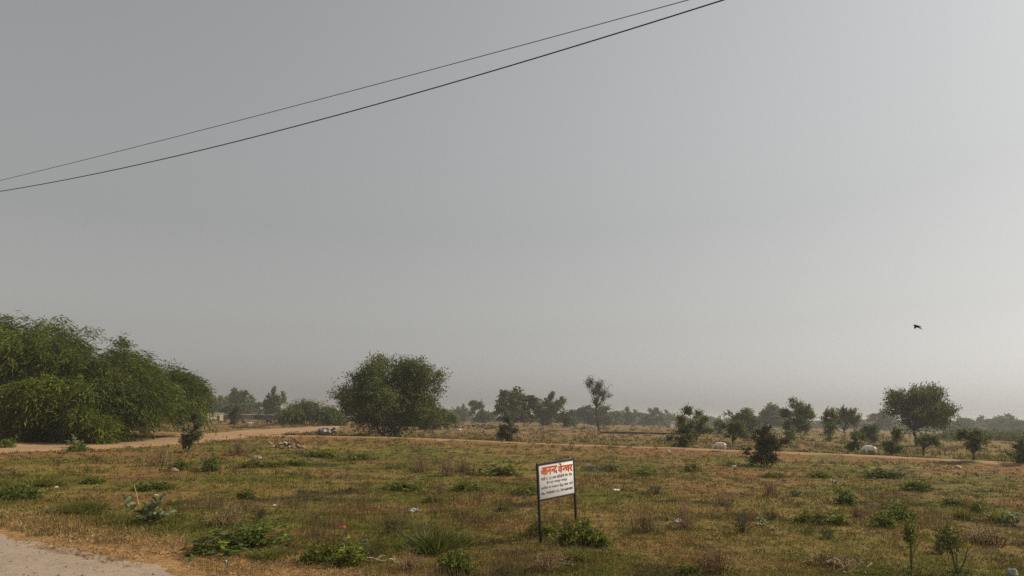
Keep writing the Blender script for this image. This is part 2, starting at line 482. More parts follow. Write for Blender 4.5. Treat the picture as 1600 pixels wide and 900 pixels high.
def tree_mesh(style, look, W, H, px, seed, ntwig, nleaf, ll=3.2, lw=1.6, tl=9.0, stems=1, fork=.22, hole=.30, tr=None, bend=0.0, shift=0.0):
    """px = metres per photo pixel at the tree's distance"""
    rng = np.random.default_rng(seed)
    lb = lobes_for(style, rng)
    col, droop, upb = LOOK[look]
    C = lb[:, :3] * np.array([W, W, H]); R = lb[:, 3] * W
    if look.startswith('prosopis'): C[:, 1] *= .6
    C[:, 0] += shift * W
    R = np.minimum(R, C[:, 2] * 0.9 + 0.02 * H)
    w = R ** 2; w /= w.sum()
    k = rng.choice(len(C), size=int(ntwig * 2.3), p=w)
    d = rndir(rng, len(k))
    d[:, 2] = np.where(d[:, 2] < 0, d[:, 2] * .75, d[:, 2])
    P = C[k] + d * (R[k] * rng.random(len(k)) ** 0.4)[:, None]
    nc = max(6, ntwig // (42 if look.startswith('prosopis') else 22))
    ci = rng.integers(0, nc, len(P)); cb = np.exp(rng.normal(size=nc) * .22)
    cc = P[:nc].copy(); cdir = d[:nc].copy(); Dp = None
    if look.startswith('prosopis'):       # flat arching plumes of foliage
        az = np.arctan2(cc[:, 1], cc[:, 0] - shift * W) + rng.normal(size=nc) * .45
        el = rng.uniform(.0, .55, nc); pl = W * rng.uniform(.08, .17, nc); P0 = P.copy()
        hd = np.stack([np.cos(az), np.sin(az), az * 0], 1); lat = np.stack([-np.sin(az), np.cos(az), az * 0], 1)
        t = rng.random(len(P)) ** .8
        P = cc[ci] + hd[ci] * (pl[ci] * t * np.cos(el[ci]))[:, None] + np.array([0, 0, 1.0]) * (pl[ci] * (t * np.sin(el[ci]) - .45 * t ** 2))[:, None]
        lo_ = rng.normal(size=len(P)) * (1.05 - t * .7) * .042 * W
        P += lat[ci] * lo_[:, None] + rng.normal(size=P.shape) * .006 * W
        fill = rng.random(len(P)) < .42
        P = np.where(fill[:, None], P0, P)
        Dp = unit(hd[ci] * .9 + lat[ci] * np.sign(lo_)[:, None] * .55 + np.array([0, 0, 1.0]) * (np.sin(el[ci]) - .9 * t)[:, None] + rng.normal(size=P.shape) * .22)
    else:
        P = cc[ci] + rng.normal(size=P.shape) * np.array([1, 1, .62]) * (.036 * W * (.6 + .8 * rng.random(nc)))[ci][:, None]
    rr_ = np.hypot(P[:, 0] - shift * W, P[:, 1]) / (.5 * W)
    env = H * np.clip(1 - np.minimum(rr_, 1.0) ** 2.0, 0, 1) ** .62 * (.82 + .30 * vn(P[:, 0] / (.05 * W), P[:, 1] / (.05 * W), seed)) if look.startswith('prosopis') else H * 1.0
    skirt = H * (.03 + .24 * sstep(.45, 1.0, rr_)) if style in ('spread', 'arch') else 0.0
    keep = (P[:, 2] < env) & (P[:, 2] > skirt) & (vn3(P / (0.11 * W) + 7, seed) > hole) & (P[:, 2] > 0.03 * H) & (P[:, 2] < H * 1.0)
    P = P[keep][:ntwig]; d = d[keep][:ntwig]; cb = cb[ci[keep][:ntwig]]
    cen = np.array([shift * W, 0, .45 * H])
    D = unit(unit(P - cen) * .8 + d * .5 + np.array([0, 0, upb]) + rng.normal(size=P.shape) * .35)
    if Dp is not None: D = Dp[keep][:ntwig]
    crown = MB()
    L = tl * px * (0.5 + rng.random(len(P)))
    sprays(crown, rng, P, D, L, nleaf, ll * px, lw * px, droop, np.array(col)[None, :] * cb[:, None], .25, .9 if not look.startswith('prosopis') else .38)
    tks = []
    tr = tr or 0.022 * H
    fz = fork * H
    forks = []
    for s in range(stems):
        a = rng.uniform(0, 6.28); q = 0 if stems == 1 else .035 * W
        b0 = np.array([math.cos(a) * q, math.sin(a) * q, -0.15]); f0 = b0 + np.array([bend * W + rng.normal() * .02 * W + (math.cos(a) * .10 * W if stems > 1 else 0), math.sin(a) * .1 * W if stems > 1 else 0, fz + .15])
        t = np.linspace(0, 1, 6)[:, None]
        pts = b0 * (1 - t) + f0 * t + rng.normal(size=(6, 3)) * np.array([.5, .5, 0]) * tr * t
        tk = MB(); tube(tk, pts, tr * np.linspace(1.25, .8, 6) * (1 if stems == 1 else .6), 7); tks.append(tk.mesh('trunk'))
        forks.append(f0)
    br = MB(); forks = np.array(forks)
    limb_pts = []
    for i in range(len(C)):
        f0 = forks[np.argmin(np.linalg.norm(forks[:, :2] - C[i][:2], axis=1))]
        e = C[i]; t = np.linspace(0, 1, 6)[:, None]
        mid = (f0 + e) / 2 + np.array([0, 0, -.05 * H + .1 * H * rng.random()]) + rng.normal(size=3) * .03 * W
        pts = f0 * (1 - t) ** 2 + 2 * mid * t * (1 - t) + e * t ** 2
        tube(br, pts, tr * np.linspace(.5, .14, 6) * (1 if i % 3 else 1.25), 5); limb_pts.append(pts)
    lp = np.concatenate(limb_pts)
    for i in rng.choice(len(P), size=min(len(P), 110), replace=False):
        q = lp[np.argmin(np.linalg.norm(lp - P[i], axis=1) + 0.3 * np.maximum(0, lp[:, 2] - P[i][2]))]
        t = np.linspace(0, 1, 4)[:, None]
        e = P[i] + D[i] * L[i] * .7
        tube(br, q * (1 - t) + e * t + rng.normal(size=(4, 3)) * .01 * W * t * (1 - t) * 4, tr * np.linspace(.14, .05, 4), 4)
    return tks, br.mesh('branches'), crown.mesh('crown')

def plant_tree(name, cat, label, group, base, xl, xr, ytop, style, look, seed, ntwig, nleaf=8, rz=None, wide=1.0, **kw):
    """base: ground point; crown seen from xl to xr and up to ytop in the photograph"""
    dp = depth_of(base); px = dp / F
    bx, by = proj(base)
    H = (by - ytop) * px; W = (xr - xl) * px * wide
    tk, br, cr = tree_mesh(style, look, W, H, px, seed, ntwig, nleaf, shift=((xl + xr) / 2 - bx) * px / W, **kw)
    root = empty(name, base)
    [obj('trunk', t_, M_bark, root) for t_ in tk]; obj('branches', br, M_bark, root); obj('crown', cr, M_leaf, root)
    return tag(root, label, cat, group)

# the mesquite thicket at the left
plant_tree('mesquite_tree', 'tree', 'huge spreading dark green tree filling the left edge beside the dirt track', None, G(40, 685), -190, 276, 488, 'spread', 'prosopis', 5, 25000, 9, ll=8.0, lw=1.35, tl=22, stems=5, fork=.16, hole=.37, tr=.16)
plant_tree('mesquite_tree', 'tree', 'light yellow green drooping tree in front of the huge dark one at left', None, G(95, 691), -25, 215, 560, 'low', 'prosopis_light', 14, 6500, 9, ll=8.0, lw=1.35, tl=20, stems=4, fork=.2, hole=.40, tr=.10)
plant_tree('mesquite_tree', 'tree', 'arching tree with bare dark stems at the right end of the left thicket', None, G(190, 681), 140, 318, 552, 'arch', 'prosopis', 23, 8000, 9, ll=7.5, lw=1.2, tl=24, stems=5, fork=.38, hole=.38, tr=.12)
# the acacia in the middle and its neighbours
plant_tree('acacia_tree', 'tree', 'large rounded dark acacia left of centre, widest tree of the open field', None, G(608, 683), 527, 691, 562, 'dome', 'acacia', 31, 9500, 8, ll=3.4, lw=1.5, tl=13, stems=3, fork=.18, hole=.20, tr=.20)
plant_tree('mesquite_tree', 'tree', 'smaller bright green tree tucked against the right side of the large acacia', None, G(690, 671), 655, 713, 624, 'low', 'prosopis', 37, 1500, 7, ll=3.6, lw=1.3, tl=10, stems=2, tr=.08)
plant_tree('mesquite_bush', 'bush', 'wide low bright green bush between the dirt track and the dark wall', None, G(485, 664), 436, 530, 621, 'low', 'prosopis', 41, 2600, 7, ll=3.6, lw=1.2, tl=14, stems=4, fork=.2, tr=.08)
plant_tree('thin_acacia_tree', 'tree', 'tall slender tree with sparse flat top and bare dark trunk', None, G(936, 674), 908, 960, 594, 'umbrella', 'bare', 43, 620, 6, ll=2.6, lw=0.8, tl=9, fork=.46, hole=.46, tr=.22, bend=-.06)
plant_tree('acacia_tree', 'tree', 'big dark flat topped tree on a clear trunk at the right', None, G(1433, 697), 1397, 1494, 606, 'vase', 'acacia', 47, 5200, 8, ll=3.3, lw=1.4, tl=13, fork=.27, hole=.30, tr=.2)

mids = [  # px, base py, xl, xr, ytop, style, look, ntwig, label, cat
    (293, 707, 271, 318, 640, 'tall', 'grey', 700, 'dark crooked upright shrub between the dirt track and the stones', 'bush'),
    (1199, 729, 1166, 1231, 664, 'tall', 'grey', 1500, 'dark ragged bush standing in front of the field track', 'bush'),
    (1064, 703, 1048, 1084, 652, 'tall', 'acacia', 700, 'lower left one of a pair of touching bushes right of the slender tree', 'bush'),
    (1086, 690, 1060, 1108, 640, 'round', 'acacia', 1000, 'taller right one of a pair of touching bushes right of the slender tree', 'tree'),
    (1145, 698, 1129, 1166, 663, 'vase', 'acacia', 600, 'small sapling just behind the white cow on the left', 'tree'),
    (1255, 687, 1228, 1279, 624, 'round', 'acacia', 1300, 'dense tall tree above the ragged dark bush, left of the flat topped tree', 'tree'),
    (1162, 680, 1139, 1187, 642, 'round', 'acacia', 800, 'medium green tree behind the sapling near the left cow', 'tree'),
    (1232, 688, 1226, 1242, 664, 'round', 'acacia', 300, 'small round bush at the foot of the dense tall tree', 'bush'),
    (1298, 690, 1284, 1312, 640, 'tall', 'acacia', 450, 'narrow two tiered tree right of the dense tall tree', 'tree'),
    (1321, 684, 1300, 1345, 639, 'vase', 'acacia', 700, 'open crowned tree with leaning trunk left of the right cow', 'tree'),
    (1360, 692, 1347, 1378, 660, 'round', 'neem', 500, 'compact dark green bush above the right cow', 'bush'),
    (1339, 705, 1325, 1352, 677, 'tall', 'acacia', 400, 'thin pale green bush just left of the right cow', 'bush'),
    (1396, 711, 1384, 1420, 672, 'tall', 'acacia', 500, 'loose green bush just right of the right cow', 'bush'),
    (1443, 713, 1430, 1462, 680, 'vase', 'acacia', 450, 'slender bush in front of the flat topped tree trunk', 'bush'),
    (1521, 723, 1497, 1546, 674, 'vase', 'acacia', 700, 'little umbrella shaped sapling beside the track at far right', 'tree'),
    (1594, 727, 1582, 1612, 690, 'tall', 'acacia', 450, 'dark bush cut by the right edge of the view', 'bush'),
    (795, 691, 783, 807, 654, 'tall', 'grey', 420, 'lone upright shrub behind the field track at centre', 'bush'),
    (884, 667, 869, 899, 645, 'round', 'neem', 450, 'rounded bright green bush left of the slender tree', 'bush'),
    (1128, 678, 1117, 1130, 654, 'tall', 'neem', 220, 'very small dark tree behind the sapling by the left cow', 'tree'),
    (385, 664, 361, 377, 634, 'tall', 'grey', 260, 'small bare looking shrub in front of the dark wall', 'bush'),
]
for k, (bx, by, xl, xr, yt, st, lk, nt_, lab, cat) in enumerate(mids):
    nm = 'shrub' if cat == 'bush' else 'young_acacia_tree'
    plant_tree(nm, cat, lab, 'shrubs and young trees scattered beyond the track', G(bx, by), xl, xr, yt, st, lk, 100 + k, nt_, 7, ll=3.0, lw=1.4, tl=7.5, fork=.22 if st != 'tall' else .08, hole=.24, stems=1 if st == 'vase' else 4, tr=.07)

# far trees: a few shapes, each tree its own object
PX0 = 300 / F
protos = []
for k, (st, lk) in enumerate([('round', 'neem'), ('dome', 'acacia'), ('tall', 'neem'), ('vase', 'acacia'), ('low', 'neem')]):
    protos.append(tree_mesh(st, lk, 10.0, 10.0, PX0, 200 + k, 850, 7, ll=3.4, lw=2.0, tl=5, fork=.2, hole=.34, stems=2, tr=.22))
def far_tree(px, dep, w, ytop, k, rz, label, group='distant trees on the skyline'):
    p = at(px, dep); pxm = depth_of(p) / F
    bx, by = proj(p)
    H = (by - ytop) * pxm; W = w * pxm
    root = empty('distant_tree', p, rz, (W / 10.0, W / 10.0, H / 10.0))
    tk, br, cr = protos[k]
    [obj('trunk', t_, M_bark, root) for t_ in tk]; obj('branches', br, M_bark, root); obj('crown', cr, M_leaf, root)
    return tag(root, label, 'tree', group)
fars = [
    (328, 330, 40, 617, 0, 'hazy tree nearest the left thicket, above the beige hut'),
    (371, 300, 42, 612, 1, 'dark domed tree above the dark wall at left'),
    (350, 420, 34, 620, 2, 'pale hazy tree between the beige hut and the dark domed tree'),
    (366, 285, 42, 630, 4, 'low green tree just behind the dark wall'),
    (398, 340, 30, 621, 0, 'faint tree between the dark domed tree and the oval one'),
    (425, 270, 32, 610, 0, 'oval dark tree standing alone left of the wide low bush'),
    (545, 330, 40, 630, 4, 'low hazy tree seen behind the left side of the large acacia'),
    (722, 420, 20, 634, 0, 'tiny pale tree just right of the large acacia group'),
    (748, 330, 36, 626, 2, 'hazy grey tree at the left end of the central tree group'),
    (800, 215, 78, 613, 1, 'broad spreading tree in the middle of the central tree group'),
    (855, 250, 46, 618, 0, 'rounded dark tree at the right end of the central tree group'),
    (897, 420, 28, 640, 4, 'low faint tree behind the rounded bright green bush'),
    (927, 330, 52, 633, 4, 'dim tree directly behind the slender tree trunk'),
    (960, 400, 44, 642, 4, 'low hazy tree just right of the slender tree'),
    (983, 430, 30, 639, 0, 'round hazy tree, first to stand clear right of the slender tree'),
    (1004, 520, 22, 645, 3, 'small faint tree between two round hazy ones'),
    (1022, 420, 28, 637, 2, 'upright hazy tree left of the white shed'),
    (1044, 520, 26, 643, 0, 'faint tree right behind the white shed'),
    (1105, 600, 44, 651, 4, 'low pale tree behind the pair of touching bushes'),
    (1207, 300, 52, 635, 1, 'hazy broad tree left of the dense tall tree'),
    (1185, 380, 40, 645, 0, 'faint tree left of the hazy broad tree'),
    (1384, 380, 42, 644, 1, 'hazy tree touching the left side of the flat topped tree'),
    (1345, 520, 50, 655, 4, 'low pale tree behind the open crowned tree'),
    (1272, 560, 60, 657, 4, 'low pale tree right behind the dense tall tree'),
    (1508, 420, 48, 655, 1, 'dim tree right of the flat topped tree'),
    (1525, 470, 34, 652, 0, 'second dim tree right of the flat topped tree'),
    (1562, 430, 40, 653, 1, 'dim domed tree near the right edge skyline'),
    (1592, 400, 48, 650, 0, 'dim tree cut by the right edge of the view'),
    (1480, 520, 50, 660, 4, 'low dim tree peeping right under the flat topped crown'),
]
for k, (px, dep, w, yt, pk, lab) in enumerate(fars):
    far_tree(px, dep, w, yt, pk, k * 1.3, lab)

# far-off wood that closes the plain, and the low mesquite brake at the right
def wood(name, label, spots, look, seed, px, n, ll=3.4, lw=2.0):
    rng = np.random.default_rng(seed); mb = MB()
    col, droop, upb = LOOK[look]
    for (p, W, H) in spots:
        m = n
        d = rndir(rng, m); d[:, 2] = np.abs(d[:, 2])
        P = np.asarray(p) + d * np.array([W / 2, W / 2, H * .8]) * (rng.random(m) ** .6)[:, None] * (.85 + .3 * vn3(d * 2.5 + p[0], seed))[:, None]
        keep = P[:, 2] > p[2]
        P = P[keep]; d = d[keep]
        sprays(mb, rng, P, unit(d + rng.normal(size=d.shape) * .4), 6 * px, 5, ll * px, lw * px, droop, np.array(col) * math.exp(rng.normal() * .15), .25)
    return tag(obj(name, mb.mesh(name), M_leaf), label, 'woodland', kind='stuff')
rng = np.random.default_rng(77)
sp = []
for px in np.arange(-400, 2100, 17):
    p = at(px + rng.uniform(-8, 8), rng.uniform(420, 640)); sp.append((p, rng.uniform(10, 20), rng.uniform(4.5, 8.0)))
wood('distant_woodland', 'faint grey green band of woodland along the whole horizon', sp, 'neem', 7, 520 / F, 150)
sp = []
for px in np.arange(1490, 1700, 9):
    p = at(px + rng.uniform(-4, 4), rng.uniform(150, 210)); sp.append((p, rng.uniform(5, 9), rng.uniform(1.4, 2.3)))
wood('scrub_belt', 'low green scrub belt behind the little sapling at far right', sp, 'prosopis', 8, 180 / F, 230)

# ------------------------------------------------------------------ weeds of the field
def weed_mesh(kind, seed):
    """unit plant: about 1 m high and 1 m wide, base at the origin"""
    rng = np.random.default_rng(seed); lf = MB(); st = MB()
    if kind == 'leafy':
        n = 260; d = rndir(rng, n); d[:, 2] = np.abs(d[:, 2]); P = d * (np.array([.5, .5, .92]) * (rng.random((n, 1)) ** .45))
        lump = .55 + .75 * vn3(d * 2.4 + 5, seed)
        P *= lump[:, None]
        kk = rng.integers(3, 6); off = rng.normal(size=(kk, 3)) * [.24, .24, 0]; off[0] = 0; sc_ = np.concatenate([[.85], rng.uniform(.3, .7, kk - 1)])
        wh = rng.integers(0, kk, n); P = P * sc_[wh][:, None] + off[wh]
        sprays(lf, rng, P, unit(d + [0, 0, .5]), .16, 5, .11, .055, .2, (.108, .132, .018), .35)
        for k in range(9):
            e = P[rng.integers(n)]; tube(st, [[0, 0, -.05], e * [.4, .4, .5], e], [.014, .01, .005], 4)
    elif kind == 'grassy':
        n = 1300; a = rng.random(n) * 6.283; r = rng.random(n) ** .5 * .40 * (.7 + .5 * np.sin(a * 3 + seed))
        B = np.stack([np.cos(a) * r, np.sin(a) * r, r * 0], 1)
        A = unit(np.stack([np.cos(a) * r * 1.2, np.sin(a) * r * 1.2, np.full(n, 1.0)], 1) + rng.normal(size=(n, 3)) * .28)
        c = np.array([.110, .120, .022]) * np.exp(rng.normal(size=(n, 1)) * .4)
        leaves(lf, B, A, .35 + .65 * rng.random(n) ** 1.5, .016, c, rng)
        for k in range(14):
            e = np.array([*(rng.normal(size=2) * .3), rng.uniform(.7, 1.1)]); tube(st, [[e[0] * .3, e[1] * .3, -.02], e * [.7, .7, .6], e], [.008, .006, .003], 3)
    elif kind == 'twiggy':
        P = []; D = []
        for k in range(26):
            a = rng.random() * 6.283; s = rng.uniform(.15, .5)
            e = np.array([math.cos(a) * s, math.sin(a) * s, rng.uniform(.25, 1.0) * (1.1 - s)])
            m = e * [.55, .55, .5] + rng.normal(size=3) * .04
            tube(st, [[0, 0, -.05], m, e], [.014, .010, .004], 4)
            for t in np.linspace(.35, 1, 7):
                q = m * (1 - t) + e * t; P.append(q); D.append(unit(rng.normal(size=3) + [0, 0, .6]))
        P = np.array(P); D = np.array(D)
        sprays(lf, rng, P, D, .16, 5, .07, .03, .0, (.062, .062, .030), .35)
    elif kind == 'dry':
        P = []
        for k in range(70):
            a = rng.random() * 6.283; s = rng.uniform(.05, .5); h = rng.uniform(.4, 1.05)
            h *= 1.15 - s; e = np.array([math.cos(a) * s, math.sin(a) * s, h]) + rng.normal(size=3) * [.12, .12, 0]; b = np.array([math.cos(a) * s, math.sin(a) * s, 0]) * .75
            tube(st, [b, (b + e) / 2 + rng.normal(size=3) * .03, e], [.010, .008, .004], 3, np.array([.30, .205, .11]) * rng.uniform(.5, 1.2))
            P.append(e)
            for _ in range(2): P.append((b * .3 + e * .7))
        P = np.array(P); sprays(lf, rng, P, unit(rng.normal(size=P.shape) + [0, 0, .5]), .12, 4, .06, .016, 0, (.24, .16, .082), .3)
    elif kind == 'stalk':
        for k in range(6):
            a = rng.random() * 6.283; s = rng.uniform(.05, .28); h = rng.uniform(.65, 1.0)
            e = np.array([math.cos(a) * s, math.sin(a) * s, h])
            tube(st, [[0, 0, -.05], e * [.4, .4, .5] + rng.normal(size=3) * .02, e], [.016, .012, .007], 5)
            n = 26; d = rndir(rng, n)
            P = e + d * np.array([.17, .17, .20]) * rng.random((n, 1)) ** .5
            sprays(lf, rng, P, unit(d + [0, 0, .4]), .08, 4, .075, .038, .1, (.11, .125, .022), .35)
        n = 40; d = rndir(rng, n); d[:, 2] = np.abs(d[:, 2]) * .3
        sprays(lf, rng, d * .3 * [1, 1, .5], unit(d + [0, 0, .6]), .1, 4, .07, .035, .1, (.075, .09, .025), .3)
    return lf.mesh('foliage'), st.mesh('stem')

KINDS = {'leafy': ('weed_bush', 'bush', M_weed, 'green leafy weeds in the field'), 'grassy': ('grass_tussock', 'grass tuft', M_weed, 'green grass tussocks in the field'),
         'twiggy': ('thorn_shrub', 'shrub', M_weed, 'dark twiggy shrubs in the field'), 'dry': ('dry_weed', 'dry weed', M_dry, 'dry straw coloured weeds in the field'),
         'stalk': ('tall_weed', 'weed', M_weed, 'tall stalked weeds in the field')}
WM = {k: [weed_mesh(k, 300 + 10 * i + j) for j in range(6)] for i, k in enumerate(KINDS)}
weeds = [  # kind, px, base py, width px, height px, label
    ('leafy', 364, 854, 118, 36, 'broad low dark green leafy mound above the gravel road'),
    ('twiggy', 407, 810, 28, 22, 'small dark shrub just behind the broad leafy mound'),
    ('dry', 352, 822, 60, 42, 'fan of dry stalks rising behind the broad leafy mound'),
    ('grassy', 680, 860, 98, 34, 'thick dark grassy clump left of the sign shadow'),
    ('leafy', 712, 893, 56, 40, 'leafy green weed below the thick grassy clump'),
    ('leafy', 530, 882, 62, 40, 'green weed patch nearest the straw verge, left of the grassy clump'),
    ('leafy', 492, 878, 34, 30, 'smaller green weed beside the patch near the straw verge'),
    ('twiggy', 612, 832, 26, 26, 'little dark shrub left above the thick grassy clump'),
    ('leafy', 893, 850, 52, 46, 'bright green bush at the foot of the right sign post'),
    ('leafy', 928, 853, 42, 34, 'bright green bush right of the one at the sign post'),
    ('leafy', 838, 838, 34, 30, 'green bush behind the foot of the left sign post'),
    ('dry', 860, 892, 50, 44, 'dry straw tuft in front of the left sign post'),
    ('twiggy', 1160, 833, 34, 32, 'dark spindly shrub right of the pale rubbish bag'),
    ('twiggy', 1206, 811, 24, 17, 'small dark shrub up right of the spindly one'),
    ('leafy', 1262, 817, 34, 26, 'left one of two joined green bushes casting a shadow'),
    ('leafy', 1298, 820, 44, 24, 'right one of two joined green bushes casting a shadow'),
    ('twiggy', 1294, 842, 20, 22, 'small dark tuft below the two joined bushes'),
    ('leafy', 1316, 788, 32, 26, 'round green bush above the two joined bushes'),
    ('leafy', 1383, 824, 34, 28, 'dark lower left one of a touching pair of green bushes, with shadow beneath'),
    ('leafy', 1403, 816, 38, 34, 'light upper right one of a touching pair of green bushes in the right field'),
    ('stalk', 1424, 897, 46, 74, 'upright weed with bare stems and leafy head near the bottom right'),
    ('stalk', 1496, 899, 60, 62, 'weed with crossing bare branches right of the upright leafy headed one'),
    ('twiggy', 1470, 866, 30, 36, 'dark thicket of twigs between the two tall stemmed weeds'),
    ('leafy', 1437, 767, 44, 27, 'broad green bush under the track below the flat topped tree'),
    ('leafy', 1281, 747, 26, 18, 'green bush just right of the ragged dark bush'),
    ('leafy', 1370, 746, 42, 22, 'long green weed patch below the right cow'),
    ('leafy', 1493, 790, 24, 16, 'small green bush right of the touching pair of green bushes in the right field'),
    ('leafy', 1534, 800, 24, 18, 'small green bush near the right edge, above the reddish weeds'),
    ('leafy', 1553, 815, 38, 20, 'green weed touching the reddish weeds at right'),
    ('grassy', 1506, 812, 30, 20, 'grass tussock left of the reddish weeds at right'),
    ('dry', 1548, 850, 84, 34, 'wide reddish dry weed patch at the right edge'),
    ('dry', 1340, 809, 16, 30, 'single pale dry stalk clump right of the two joined bushes'),
    ('dry', 1120, 897, 66, 44, 'brown dry brush at the bottom edge right of the sign'),
    ('leafy', 1082, 899, 30, 22, 'small green weed at the bottom edge beside the brown brush'),
    ('dry', 1072, 828, 26, 62, 'thin tall dry stems just right of the pale rubbish bag'),
    ('dry', 1006, 832, 50, 44, 'dry stalks halfway between the sign and the pale rubbish bag'),
    ('leafy', 1079, 737, 20, 20, 'single dark green bush below the track, right of the brush pile'),
    ('leafy', 1012, 744, 34, 16, 'low green weed left of the single dark green bush'),
    ('twiggy', 1025, 772, 34, 16, 'low dark weed behind the dry stalks right of the sign'),
    ('grassy', 905, 874, 60, 18, 'short grass tussock below the bright bushes at the sign'),
    ('leafy', 142, 756, 30, 18, 'bright green weed at the left, up left of the big leaved plant'),
    ('grassy', 64, 760, 56, 16, 'low green tussock near the left edge'),
    ('leafy', 232, 764, 44, 18, 'dark green weed mound behind the big leaved plant'),
    ('grassy', 130, 802, 60, 24, 'grass tussock left of the big leaved plant'),
    ('leafy', 38, 780, 46, 26, 'yellow green weed at the left edge above the road'),
    ('leafy', 384, 780, 22, 20, 'small green weed between the big leaved plant and the boulder'),
    ('leafy', 398, 730, 44, 20, 'green weed in front of the pink boulder'),
    ('leafy', 326, 736, 26, 32, 'upright green bush right of the dark crooked shrub'),
    ('leafy', 287, 735, 26, 26, 'green weed at the foot of the dark crooked shrub'),
    ('dry', 252, 728, 40, 40, 'tall dry grass left of the dark crooked shrub'),
    ('dry', 372, 712, 36, 34, 'dry grass behind the pink boulder'),
    ('leafy', 512, 714, 40, 20, 'green weed right of the stone pile'),
    ('leafy', 560, 718, 34, 16, 'second green weed right of the stone pile'),
    ('leafy', 470, 728, 40, 14, 'low dark weed below the stone pile'),
    ('dry', 658, 738, 20, 36, 'upright dry tuft left of the field centre'),
    ('dry', 700, 744, 26, 40, 'upright dry tuft halfway between the acacia and the sign'),
    ('dry', 724, 738, 26, 24, 'short dry tuft beside the upright one left of the sign'),
    ('leafy', 776, 742, 56, 24, 'green weed patch up left of the sign'),
    ('leafy', 732, 768, 40, 22, 'yellow green weed left of the sign at mid field'),
    ('leafy', 640, 766, 50, 22, 'low green weed at mid field above the white plastic bag'),
    ('dry', 687, 776, 22, 30, 'pale dry tuft above the white plastic bag'),
    ('leafy', 680, 784, 24, 14, 'small green weed just right of the white plastic bag'),
    ('leafy', 820, 772, 36, 20, 'green weed touching the left side of the sign board'),
    ('leafy', 790, 800, 18, 12, 'tiny green weed left of the sign post'),
    ('twiggy', 955, 736, 30, 12, 'dark twigs right beside the brush pile'),
    ('leafy', 1215, 746, 30, 12, 'low green weed under the ragged dark bush'),
    ('dry', 1205, 776, 24, 30, 'dry tuft below the ragged dark bush'),
    ('dry', 1130, 790, 40, 28, 'dry weeds above the dark spindly shrub'),
    ('twiggy', 1245, 776, 30, 14, 'low dark shrub left of the round green bush'),
    ('leafy', 12, 700, 24, 24, 'green weed at the left edge on the track side'),
    ('leafy', 116, 706, 24, 22, 'pale green plant standing in the dirt track'),
    ('dry', 640, 890, 44, 34, 'dry tangle left of the leafy weed under the grassy clump'),
    ('grassy', 420, 872, 60, 16, 'short tussock at the right end of the broad leafy mound'),
    ('dry', 1290, 884, 60, 26, 'dry weeds left of the fallen branches at lower right'),
]
rw = random.Random(4)
for k, (kd, px, py, w, h, lab) in enumerate(weeds):
    p = G(px, py); m = depth_of(p) / F
    nm, cat, mt, grp = KINDS[kd]
    if kd == 'leafy': h *= 1.25 if py >= 780 else 1.0; w *= 1.25
    if kd == 'dry': h *= .85; w *= 1.2
    root = empty(nm, p, rw.uniform(0, 6.28), (w * m, w * m * rw.uniform(.8, 1.1), h * m))
    lf, st = WM[kd][(k * 7 + k // 6) % 6]
    obj('foliage', lf, mt, root); obj('stem', st, M_dry if kd == 'dry' else M_twig, root)
    tag(root, lab, cat, grp)

# ------------------------------------------------------------------ grass and ground weeds: nobody could count them
def scatter(rng, n, d0, d1, half=0.80, pw=1.0):
    """positions thinning out with distance"""
    u = rng.random(n)
    d = (d0 ** -pw + u * (d1 ** -pw - d0 ** -pw)) ** (-1 / pw)
    a = (rng.random(n) * 2 - 1) * half
    return d * np.sin(a), d * np.cos(a), d

def off_track(x, y):
    dy = np.abs(y - tb_y(x)) > .45 + 1.1 * fbm(x / 1.6, y / 1.6, 171, 2)
    ro = x * ROAD_N[0] + y * ROAD_N[1] - ROAD_OFF
    return dy & (ro > 0.15 + 1.3 * (fbm(x / 1.3, y / 1.3, 71, 3) - .5))
_upE = np.array([G(a, b)[:2] for a, b in zip(ux, ua)]); _loE = np.array([G(a, b)[:2] for a, b in zip(ux, ub)])
def on_left_track(x, y):
    yu = np.interp(x, _upE[:, 0], _upE[:, 1]); yl = np.interp(x, _loE[:, 0], _loE[:, 1])
    return (y < yu) & (y > yl) & (x < -12)

rng = np.random.default_rng(12)
x, y, d = scatter(rng, 90000, 9, 120)
ok = off_track(x, y) & ~on_left_track(x, y) & (rng.random(len(x)) < .35 + .65 * sstep(.3, .55, fbm(x / 1.2, y / 1.2, 91, 3)))
x, y, d = x[ok], y[ok], d[ok]
z = hz(x, y)
nb = 8; T = len(x)
tall = sstep(.45, .75, fbm(x / 5, y / 5, 61, 3))
far_side = sstep(2, 10, y - tb_y(x))
h = (.035 + .05 * rng.random(T) + .10 * tall * rng.random(T)) * (1 + d / 90) + far_side * .22 * rng.random(T)
px_m = d / F
bw = np.maximum(.008, px_m * 1.1)
base = patch_col(x, y) * np.exp(rng.normal(size=(T, 1)) * .42) * np.array([1.05, 1.15, .92])
B = np.stack([x, y, z - .01], 1)[:, None, :] + rng.normal(size=(T, nb, 3)) * np.array([1, 1, 0]) * (.035 + h * .5)[:, None, None]
A = unit(rng.normal(size=(T, nb, 3)) * .6 + np.array([0, 0, .9]))
A[..., 2] = np.abs(A[..., 2])
S = unit(np.cross(A, rng.normal(size=(T, nb, 3))))
Lb = (h[:, None] * (.6 + .8 * rng.random((T, nb))))[..., None]
V = np.stack([B - S * bw[:, None, None] * .5, B + S * bw[:, None, None] * .5, B + A * Lb], 2).reshape(-1, 3)
mb = MB(); mb.add(V, np.arange(len(V)).reshape(-1, 3), np.repeat(np.clip(base, .01, .5), nb * 3, axis=0))
tag(obj('grass', mb.mesh('grass'), M_grass), 'short dry olive grass covering the whole field', 'grass', kind='stuff')

